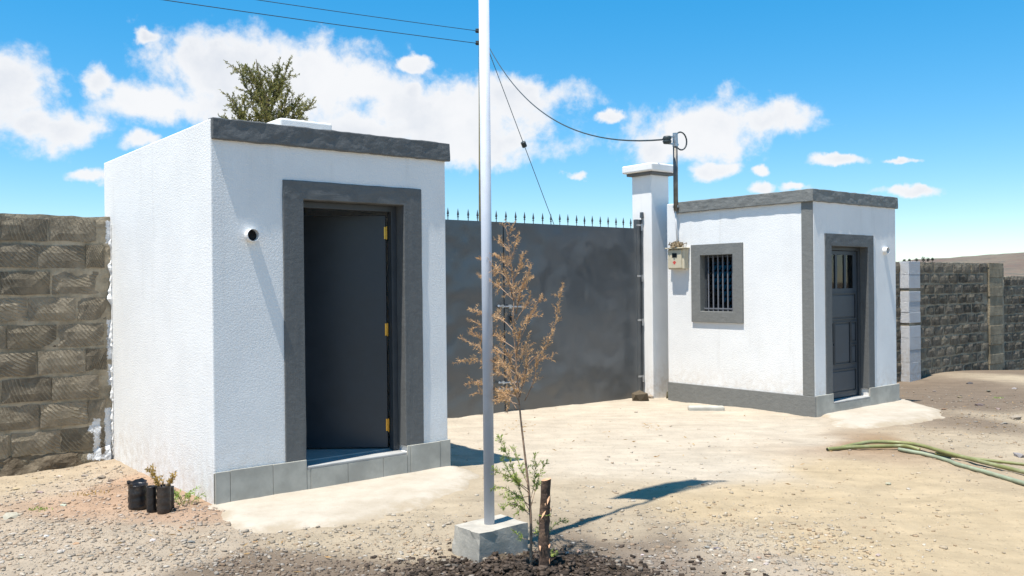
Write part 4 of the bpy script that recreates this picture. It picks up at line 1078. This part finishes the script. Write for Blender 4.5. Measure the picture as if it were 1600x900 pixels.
# olive conifer behind the near booth
tb = px_at(424, 452, 12.6); tree = thing('conifer_tree', 'sparse olive conifer whose top shows above the roof of the near booth', 'tree', (tb.x, tb.y, -.15))
to_ = Vector((tb.x, tb.y, -.15)); td = 12.6
trk = smooth_pts([Vector((0, 0, -.2)), Vector((.03, 0, 1.2)), Vector((-.05, .05, 2.6)), px_at(420, 180, td) - to_, px_at(408, 130, td) - to_, px_at(400, 92, td) - to_], 5)
MB().tube(trk, [.055 * (1 - .93 * i / (len(trk) - 1)) for i in range(len(trk))], 8).build('trunk', M_trunk, tree, smooth=True)
mw, mn = MB(), MB()
tips = [(365, 104, -.1), (378, 112, .1), (356, 148, 0), (352, 185, -.2), (350, 190, .2), (384, 100, .15), (436, 103, -.1), (448, 101, 0), (455, 118, .2), (452, 140, -.2), (466, 152, 0), (470, 172, .2), (478, 165, -.2), (489, 160, .1), (430, 115, .2), (415, 112, -.2), (470, 190, -.3), (390, 140, -.3), (440, 150, -.35), (400, 170, -.4), (425, 160, -.45), (372, 170, .3), (445, 178, -.4), (382, 190, -.4), (410, 150, .3), (415, 185, .35), (398, 195, -.3), (362, 165, -.3), (405, 120, -.25), (395, 112, .1), (422, 135, -.35), (436, 135, .1), (380, 155, -.2), (412, 170, -.5), (432, 190, -.4), (455, 160, -.1), (388, 125, .1)]
for (x, y, dy) in tips:
    e_ = px_at(x, y, td + dy) - to_
    f = min(.96, max(.3, (e_.z - .45 - .35 * abs(e_.x)) / (trk[-1].z)))
    s_ = along(trk, f)[0]
    mid_ = s_.lerp(e_, .55) + Vector((random.gauss(0, .05), random.gauss(0, .06), -.05)); q_ = s_.lerp(e_, .8) + Vector((random.gauss(0, .04), random.gauss(0, .05), 0)); feather(mw, mn, [s_, mid_, q_, e_], .011, .22, .24, 40, .040, 165, .0125, .12, .35)
for k_ in range(70):                          # the part of the crown the booth hides
    f = random.uniform(.22, .66); s_ = along(trk, f)[0]; a = random.uniform(0, 6.28); l_ = random.uniform(.5, 1.0) * (1.15 - f * .8)
    e_ = s_ + Vector((math.cos(a) * l_, math.sin(a) * l_, .45 * l_)); feather(mw, mn, [s_, s_.lerp(e_, .5) - Vector((0, 0, .05)), e_], .014, .3, .18, 12, .07, 60, .014, .3)
mw.build('branches', M_trunk, tree, smooth=True); mn.build('crown', M_olive, tree, fix=False)

# nursery bags against the near booth
def bag(px, py, dpx, hpx, label, mat, flap=False, plant=None):
    g = gpx(px, py); d_ = g.y; r = dpx / FPX * d_ / 2; h_ = hpx / FPX * d_
    o = thing('nursery_bag', label, 'plant bag', (g.x, g.y, g.z - .006)); random.seed(int(px))
    prof = [(.0, 0), (r * .93, 0), (r * .97, h_ * .08)] + [(r * (1 + .03 * math.sin(k_ * 2.1)), h_ * (.1 + .8 * k_ / 9)) for k_ in range(10)] + [(r * 1.0, h_ * .97), (r * 1.03, h_), (r * .93, h_ * .99), (r * .92, h_ * .80)]
    MB().lathe(prof, 22, (0, 0, 0), .035).build('bag', mat, o, smooth=True)
    MB().poly([(r * .93 * math.cos(2*math.pi*q_/14), r * .93 * math.sin(2*math.pi*q_/14), h_ * .84) for q_ in range(14)]).build('soil', M_soil, o)
    if flap:
        mb = MB(); 
        for k_ in range(13):
            a = 1.0 + 3.6 * k_ / 12; hh = h_ * (1.02 + .10 * math.sin(k_ * .55 + .4) ** 2 + .08 * random.random())
            mb.v += [(r * math.cos(a), r * math.sin(a), h_ * .98), (r * 1.12 * math.cos(a), r * 1.12 * math.sin(a), hh)]
        mb.f = [(2*k_, 2*k_+2, 2*k_+3, 2*k_+1) for k_ in range(12)]; mb.build('torn_rim', mat, o, smooth=True, fix=False)
    if plant:
        mw, mn = MB(), MB()
        for k_ in range(plant):
            a = random.uniform(0, 6.28); s_ = Vector((r * .4 * math.cos(a), r * .4 * math.sin(a), h_ * .84)); l_ = random.uniform(.07, .16)
            e_ = s_ + Vector((math.cos(a) * l_ * .55, math.sin(a) * l_ * .55, l_)); feather(mw, mn, [s_, s_.lerp(e_, .5), e_], .002, .25, .04, 90, .022, 260, .007, .3)
        mw.build('stems', M_drystem, o); mn.build('leaves', M_yellow, o, fix=False)
    return o
M_soil = simple('potting_soil', (.13, .09, .065), .95, .3, 30, (50, .8, .01))
bag(216, 795, 29, 40, 'widest black plastic nursery bag, leftmost of those by the near booth', M_black, True)
bag(237, 800, 15, 42, 'slim black nursery bag squeezed between the wide bag and the brown one', M_black)
bag(256.5, 801, 21, 44, 'muddy brown nursery bag holding a yellowed seedling', M_blackp, plant=9)
bag(265, 797, 14, 38, 'small black nursery bag half hidden behind the muddy brown one', M_black)
random.seed(5)
g = gpx(287, 788); o = thing('feathery_plant', 'small bright green feathery plant by the corner of the near booth', 'plant', tuple(g))
mw, mn = MB(), MB()
for k_ in range(13):
    a = random.uniform(0, 6.28); l_ = random.uniform(.08, .20); s_ = Vector((random.gauss(0, .03), random.gauss(0, .02), 0)); e_ = s_ + Vector((math.cos(a) * l_ * .75, math.sin(a) * l_ * .5, l_ * random.uniform(.35, .85)))
    feather(mw, mn, [s_, s_.lerp(e_, .5) + Vector((0, 0, .03)), e_], .0018, .3, .05, 60, .020, 150, .006, -.1)
mw.build('stems', M_green, o); mn.build('leaves', M_lime, o, fix=False)
# low weeds on the gravel
for (px, py, lab) in [(140, 772, 'low patch of yellow green weeds on the gravel near the block wall'), (62, 797, 'tiny green weed in the gravel at the left'), (1560, 622, 'tiny green weed on the brown soil before the far block wall')]:
    g = gpx(px, py); o = thing('weed', lab, 'weed', tuple(g)); mn = MB()
    for k_ in range(60):
        p_ = Vector((random.gauss(0, .09), random.gauss(0, .03), 0)) if px == 140 else Vector((random.gauss(0, .04), random.gauss(0, .02), 0))
        p_.z = ground_z(g.x + p_.x, g.y + p_.y) - g.z
        blade(mn, p_, (Vector((0, 0, .6)) + rvec()).normalized(), random.uniform(.015, .04), .007)
    mn.build('leaves', M_lime if px > 1000 else M_yellow if px == 140 else M_green, o, fix=False)
# far trees on the ridge
for (px, py, hpx) in [(1413, 410, 6), (1421, 409, 5), (1432, 409, 6), (1443, 408, 8), (1450, 408, 6), (1457, 407, 5)]:
    d_ = 900; b_ = px_at(px, py, d_); hh = hpx / FPX * d_
    o = thing('ridge_tree', 'tiny dark tree on the far ridge beyond the block wall', 'tree', tuple(b_), 0, 'trees on the far ridge')
    MB().tube([(0, 0, -6), (0, 0, hh * .5)], [.35, .2], 5).build('trunk', M_trunk, o)
    mn = MB()
    for k_ in range(260):
        v_ = rvec() * random.random() ** .4; p_ = Vector((v_.x * hh * .42, v_.y * hh * .42, hh * .42 + v_.z * hh * .5)); blade(mn, p_, rvec(), .6, .45)
    mn.build('crown', M_scrub, o, fix=False)

# ------------------------------------------------------------------ green hoses
M_hose = simple('green_hose', (.20, .205, .075), .45, .15, 6, (40, .1, .003), coords='pos', dirt=((.36, .36, .24), .6, 5))
M_hose2 = simple('grey_green_hose', (.25, .285, .19), .5, .15, 6, (40, .1, .003), coords='pos', dirt=((.36, .36, .24), .6, 5))
def hose(pxs, lift, mat, label, r=.0185, ext=None):
    pts = []
    for i, (x, y) in enumerate(pxs):
        g = gpx(x, y); pts.append(Vector((g.x, g.y, g.z + r + (lift[i] if i < len(lift) else 0))))
    if ext:
        d_ = (pts[-1] - pts[-2]).normalized(); pts.append(pts[-1] + d_ * ext)
    for q_ in pts: q_.z = max(q_.z, ground_z(q_.x, q_.y) + r)
    o_ = pts[0]; sp = smooth_pts([q_ - o_ for q_ in pts], 7)
    for q_ in sp: q_.z = max(q_.z, ground_z(q_.x + o_.x, q_.y + o_.y) + r * .8 - o_.z)
    o = thing('hose', label, 'hose', tuple(o_))
    MB().tube(sp, r, 10).build('tube', mat, o, smooth=True)
    rim = MB().tube([sp[0] + (sp[0] - sp[1]).normalized() * .001, sp[0] + (sp[0] - sp[1]).normalized() * .004], r * .7, 10).build('open_end', M_dark, o)
    return o
hose([(1293, 705), (1315, 703), (1340, 703), (1400, 703), (1420, 704), (1437, 706)], [.0, .0, .01, .02, .02, .0], M_hose, 'short green hose piece whose cut end points left')
hose([(1316, 702), (1340, 700), (1364, 698), (1408, 699.5), (1440, 705), (1480, 716), (1540, 730), (1600, 743)], [.0, .02, .03, .03, .035, .03, .02, .01], M_hose, 'middle bright green hose, arching over the others', ext=1.4)
hose([(1404, 705), (1425, 709), (1450, 714), (1500, 730), (1550, 744), (1600, 759)], [], M_hose2, 'grey green hose lying nearest the viewer of the bundle', ext=1.4)
hose([(1462, 711), (1490, 715), (1530, 720), (1600, 728)], [], M_hose, 'thin green hose farthest back in the bundle', .014, ext=1.4)

# ------------------------------------------------------------------ stones
def rock_mesh(seed, sub=1):
    bm = bmesh.new(); bmesh.ops.create_icosphere(bm, subdivisions=sub, radius=1.0); R_ = random.Random(seed)
    pl = [(Vector((R_.gauss(0, 1), R_.gauss(0, 1), R_.gauss(0, 1))).normalized(), R_.uniform(.5, .85)) for _ in range(7)]
    sx, sy, sz = R_.uniform(.8, 1.25), R_.uniform(.7, 1.05), R_.uniform(.45, .75)
    for v_ in bm.verts:
        c_ = v_.co.copy() * (1 + .12 * R_.uniform(-1, 1))
        for n_, d_ in pl:
            q_ = c_.dot(n_)
            if q_ > d_: c_ -= n_ * (q_ - d_)
        v_.co = (c_.x * sx, c_.y * sy, c_.z * sz)
    vs_ = np.array([tuple(v_.co) for v_ in bm.verts]); bm.verts.index_update(); fs = [tuple(v_.index for v_ in f.verts) for f in bm.faces]
    bm.free(); return vs_, np.array(fs)
tmpl = [rock_mesh(s_, 1) for s_ in range(8)]
lo_t = []
for s_ in range(6):
    R_ = random.Random(s_ + 50); vv = np.array([(x, y, z) for x in (-1, 1) for y in (-1, 1) for z in (-1, 1)], float) * .62
    vv += np.array([[R_.uniform(-.32, .32) for _ in range(3)] for _ in range(8)]); vv[:, 2] *= .6
    lo_t.append((vv, np.array([(0,1,3),(0,3,2),(4,6,7),(4,7,5),(0,4,5),(0,5,1),(2,3,7),(2,7,6),(0,2,6),(0,6,4),(1,5,7),(1,7,3)])))
def stone_mat(name):
    m, t, b = new_mat(name); p = pos(t)
    at = t.node('ShaderNodeAttribute', attribute_name='tint')
    k = t.math('MULTIPLY_ADD', t.noise(p, 60, 4, .7), .9, .55)
    t.set(b.inputs['Base Color'], scale(t, at.outputs['Color'], k)); b.inputs['Roughness'].default_value = .95; b.inputs['Specular IOR Level'].default_value = .15
    t.l.new(t.bump(t.noise(p, 120, 4, .7), .5, .004), b.inputs['Normal']); return m
M_gravel = stone_mat('gravel_stone')
PAL = .84 * np.array([(.50, .46, .40), (.42, .37, .31), (.33, .29, .25), (.22, .20, .18), (.56, .50, .42), (.48, .36, .25), (.60, .57, .52), (.44, .30, .20)])
def scatter(name, label, pts, sizes, colrs, mat, lo=True):
    Vs, Fs, Cs, n0 = [], [], [], 0
    for (x, y, z), s_, c_ in zip(pts, sizes, colrs):
        vv, ff = random.choice(lo_t if lo else tmpl); vv = vv * np.array([random.uniform(.7, 1.5), random.uniform(.6, 1.1), random.uniform(.6, 1.3)]); a = random.uniform(0, 6.28); ca_, sa_ = math.cos(a), math.sin(a)
        q_ = vv * s_; q_ = np.stack([q_[:, 0] * ca_ - q_[:, 1] * sa_ + x, q_[:, 0] * sa_ + q_[:, 1] * ca_ + y, q_[:, 2] + z], -1)
        Vs.append(q_); Fs.append(ff + n0); n0 += len(vv); Cs.append(np.tile(np.append(c_, 1.0), (len(vv), 1)))
    Vs = np.concatenate(Vs); Fs = np.concatenate(Fs); Cs = np.concatenate(Cs)
    me = bpy.data.meshes.new(name); me.vertices.add(len(Vs)); me.vertices.foreach_set('co', Vs.astype('f').ravel())
    me.loops.add(Fs.size); me.loops.foreach_set('vertex_index', Fs.astype('i').ravel())
    me.polygons.add(len(Fs)); me.polygons.foreach_set('loop_start', np.arange(0, Fs.size, 3, dtype='i')); me.polygons.foreach_set('loop_total', np.full(len(Fs), 3, 'i'))
    me.update(); me.validate()
    ca_ = me.color_attributes.new('tint', 'FLOAT_COLOR', 'POINT'); ca_.data.foreach_set('color', Cs.astype('f').ravel())
    me.materials.append(mat); o = link(name, me); tag(o, label, kind='stuff'); return o
# where gravel is thick: pixel centres with a spread and an amount
dens = [((80, 800), 110, 60, 2600), ((60, 860), 150, 45, 3000), ((230, 850), 130, 50, 1700), ((130, 755), 110, 22, 900), ((400, 870), 120, 28, 1500), ((560, 850), 120, 25, 900), ((650, 835), 60, 25, 400), ((680, 870), 70, 20, 600),
        ((1060, 850), 90, 40, 1000), ((1180, 870), 100, 30, 1900), ((1250, 840), 110, 50, 650), ((1420, 850), 160, 60, 500), ((1350, 770), 160, 50, 300), ((1540, 650), 90, 25, 1300), ((1500, 610), 80, 18, 800), ((1520, 700), 90, 30, 400),
        ((950, 760), 180, 60, 450), ((1000, 690), 250, 35, 250), ((300, 800), 30, 18, 260), ((900, 840), 90, 30, 600), ((170, 740), 30, 10, 150), ((1590, 640), 60, 20, 500), ((330, 880), 60, 20, 500)]
walls = [(-.04, 2.06, -.04, 2.85), (hu - .04, hu + W2 + .04, hv - .04, 3.0)]
def free(x, y):
    q_ = Vector((x, y, 0)) - G0; u_, v_ = q_.dot(U), q_.dot(V)
    if v_ > 2.55 and u_ < 25: return False
    return not any(a < u_ < b_ and c_ < v_ < d_ for a, b_, c_, d_ in walls)
pts, szs, cls = [], [], []
for (cx, cy), sx_, sy_, n_ in dens:
    for _ in range(int(n_ * 1.05)):
        px, py = random.gauss(cx, sx_), random.gauss(cy, sy_)
        if py < 470 or py > 960: continue
        d_ = pxdir(px, py)
        if d_.z > -.05: continue
        t_ = (CAM_Z + .05) / -d_.z; x, y = d_.x * t_, d_.y * t_
        x += random.gauss(0, .05); y += random.gauss(0, .05)
        if y > 19 or not free(x, y): continue
        s_ = min(.018, .0026 * random.paretovariate(1.5))
        pts.append((x, y)); szs.append(s_)
        c_ = PAL[random.randrange(len(PAL))] * random.uniform(.75, 1.15)
        cls.append(c_)
pa = np.array(pts); zz = base_z(pa[:, 0], pa[:, 1]) + relief(pa[:, 0], pa[:, 1])
gcol = ground_col(pa[:, 0], pa[:, 1])
cls = [c_ * .45 + g_ * .60 * random.uniform(.75, 1.2) for c_, g_ in zip(cls, gcol)]
scatter('gravel', 'loose gravel strewn over the dusty ground', [(p_[0], p_[1], z + s_ * .12) for p_, z, s_ in zip(pts, zz, szs)], szs, cls, M_gravel)
# dark dug soil round the sapling
pts, szs, cls = [], [], []
for _ in range(9000):
    a = random.uniform(0, 6.28); r_ = abs(random.gauss(0, .55)); x, y = SAP[0] + .02 + math.cos(a) * r_ * .75, SAP[1] - .06 + math.sin(a) * r_ * .42
    pts.append((x, y)); szs.append(min(.020, .0028 * random.paretovariate(1.35))); cls.append(np.array((.048, .036, .028)) * random.uniform(.5, 2.2))
for _ in range(2200):
    g = pxdir(random.uniform(330, 1020), random.gauss(897, 11)); t_ = (CAM_Z + .03) / -g.z
    pts.append((g.x * t_ + random.gauss(0, .03), g.y * t_ + random.gauss(0, .05))); szs.append(min(.014, .0026 * random.paretovariate(1.5))); cls.append(np.array((.12, .092, .070)) * random.uniform(.5, 1.9))
pa = np.array(pts); zz = base_z(pa[:, 0], pa[:, 1]) + relief(pa[:, 0], pa[:, 1])
scatter('soil_clods', 'dark crumbly dug soil around the sapling', [(p_[0], p_[1], z + s_ * .1) for p_, z, s_ in zip(pts, zz, szs)], szs, cls, M_gravel)

# dry scraps of leaf and straw
mn = MB()
for (cx, cy, sx_, sy_, n_) in [(815, 664, 16, 5, 26), (1015, 664, 12, 3, 22), (900, 680, 160, 22, 40), (1450, 620, 90, 12, 60), (1540, 655, 60, 14, 60), (1150, 700, 200, 40, 40), (400, 860, 250, 20, 50)]:
    for _ in range(n_):
        px, py = random.gauss(cx, sx_), random.gauss(cy, sy_); d_ = pxdir(px, py)
        if d_.z > -.05: continue
        t_ = (CAM_Z + .08) / -d_.z; x, y = d_.x * t_, d_.y * t_
        if not free(x, y): continue
        blade(mn, Vector((x, y, ground_z(x, y) + .006)), Vector((random.uniform(-1, 1), random.uniform(-1, 1), random.uniform(-.05, .25))).normalized(), random.uniform(.02, .07), random.uniform(.004, .014))
o = mn.build('leaf_litter', leafmat('straw', (.36, .20, .075), (.50, .36, .18)), fix=False); tag(o, 'dry scraps of leaf and straw on the ground', kind='stuff')
# stones big enough to point at
def rock(px, py, wpx, label, col, flat=1.0, group=None, seed=0, aspect=1.0):
    g = gpx(px, py); s_ = wpx / FPX * g.y / 2
    vv, ff = tmpl[seed % 8]; R_ = random.Random(seed * 7 + int(px))
    mb = MB(); mb.v = [(a * s_ * 1.0, b_ * s_ * aspect, c_ * s_ * flat) for a, b_, c_ in vv]; mb.f = [tuple(f) for f in ff]; mb.c = [(*[.68 * q_ * R_.uniform(.92, 1.08) for q_ in col], 1)] * len(mb.v)
    o = mb.build('rock', M_gravel, loc=(g.x, g.y, g.z + s_ * .2 * flat), rotz=R_.uniform(-.5, .5)); tag(o, label, 'rock', group); return o
rock(1000, 626, 34, 'dark rugged rock at the foot of the tall white pillar', (.15, .12, .085), 1.5, seed=1)
rock(1017, 622, 15, 'pale lump stuck to the dark rock at the tall pillar', (.45, .38, .28), 1.0, seed=2)
rock(1054, 622, 24, 'dark rock in the corner of pillar and gatehouse', (.13, .11, .08), 1.5, seed=3)
rock(1073, 620, 12, 'pale lump against the gatehouse plinth', (.55, .48, .38), 1.0, seed=4)
o = MB().voxels([-.22, 0, .24], [-.07, .07], [-.06, .055], lambda *a: True); g = gpx(1102, 641); o = o.build('stone_slab', M_tile, loc=tuple(g), rotz=-.10, bevel=.02); tag(o, 'half buried grey stone slab before the gatehouse side wall', 'stone')
rock(18, 808, 40, 'flat pale rock at the left edge of the gravel', (.50, .45, .39), .45, seed=5)
rock(160, 748, 19, 'grey rock near the corner of block wall and near booth', (.30, .26, .22), .8, seed=6)
rock(173, 752, 14, 'dark rock just right of the grey one by the near booth', (.2, .17, .14), .7, seed=7)
rock(299, 848, 13, 'blue grey pebble on the gravel left of the cement apron', (.26, .27, .28), .9, seed=1)
rock(283, 825, 8, 'rust red pebble left of the cement apron', (.42, .20, .10), .9, seed=2)
rock(862, 899, 16, 'pale yellow stone at the foot of the stake', (.56, .46, .28), .9, seed=3)
rock(1388, 757, 13, 'pale stone on the yellow sand below the hoses', (.58, .50, .38), .8, seed=4)
rock(1592, 713, 22, 'grey rock at the right edge just above the hoses', (.36, .33, .30), .8, seed=5)
rock(1588, 655, 22, 'tan rock at the right edge of the brown soil', (.46, .38, .29), .8, seed=6)
rock(1362, 874, 15, 'pale tan stone alone on the yellow sand at the bottom', (.55, .46, .33), .8, seed=7)
rock(1372, 868, 10, 'small cream stone touching the pale tan one at the bottom', (.6, .53, .42), .8, seed=0)
rock(1098, 758, 7, 'tiny brown stone near the tip of the flag shadow', (.3, .22, .14), .9, seed=1)
rock(222, 770 - 0, 1, 'x', (.3, .3, .3)) if False else None
gl = [(1095, 845), (1078, 843), (1104, 856), (1120, 858), (1118, 868), (1136, 857), (1172, 878), (1186, 872), (1196, 882), (1210, 888), (1228, 880), (1245, 892), (1182, 892), (905, 862), (1005, 868)]
for i, (x, y) in enumerate(gl): rock(x + random.uniform(-3, 3), y, random.uniform(8, 15), 'loose pale stone among the stones at the bottom right of centre', tuple(PAL[i % 8] * 1.4), .8, 'loose stones bottom right of centre', i)
gl = [(20, 835), (48, 850), (70, 838), (35, 872), (92, 862), (118, 850), (60, 770), (25, 765), (100, 790), (140, 870), (235, 845), (190, 852), (95, 745), (50, 748), (130, 744)]
for i, (x, y) in enumerate(gl): rock(x + random.uniform(-4, 4), y, random.uniform(9, 17), 'loose stone on the gravel left of the near booth', tuple(PAL[(i * 3) % 8] * 1.4), .6, 'loose stones on the left gravel', i + 3)
gl = [(1460, 612), (1500, 622), (1530, 634), (1475, 640), (1560, 640), (1545, 612), (1585, 608), (1515, 600), (1570, 662)]
for i, (x, y) in enumerate(gl): rock(x, y, random.uniform(7, 13), 'loose stone on the brown soil before the far block wall', tuple(PAL[(i * 5) % 8] * .75), .7, 'loose stones before the far block wall', i + 1)
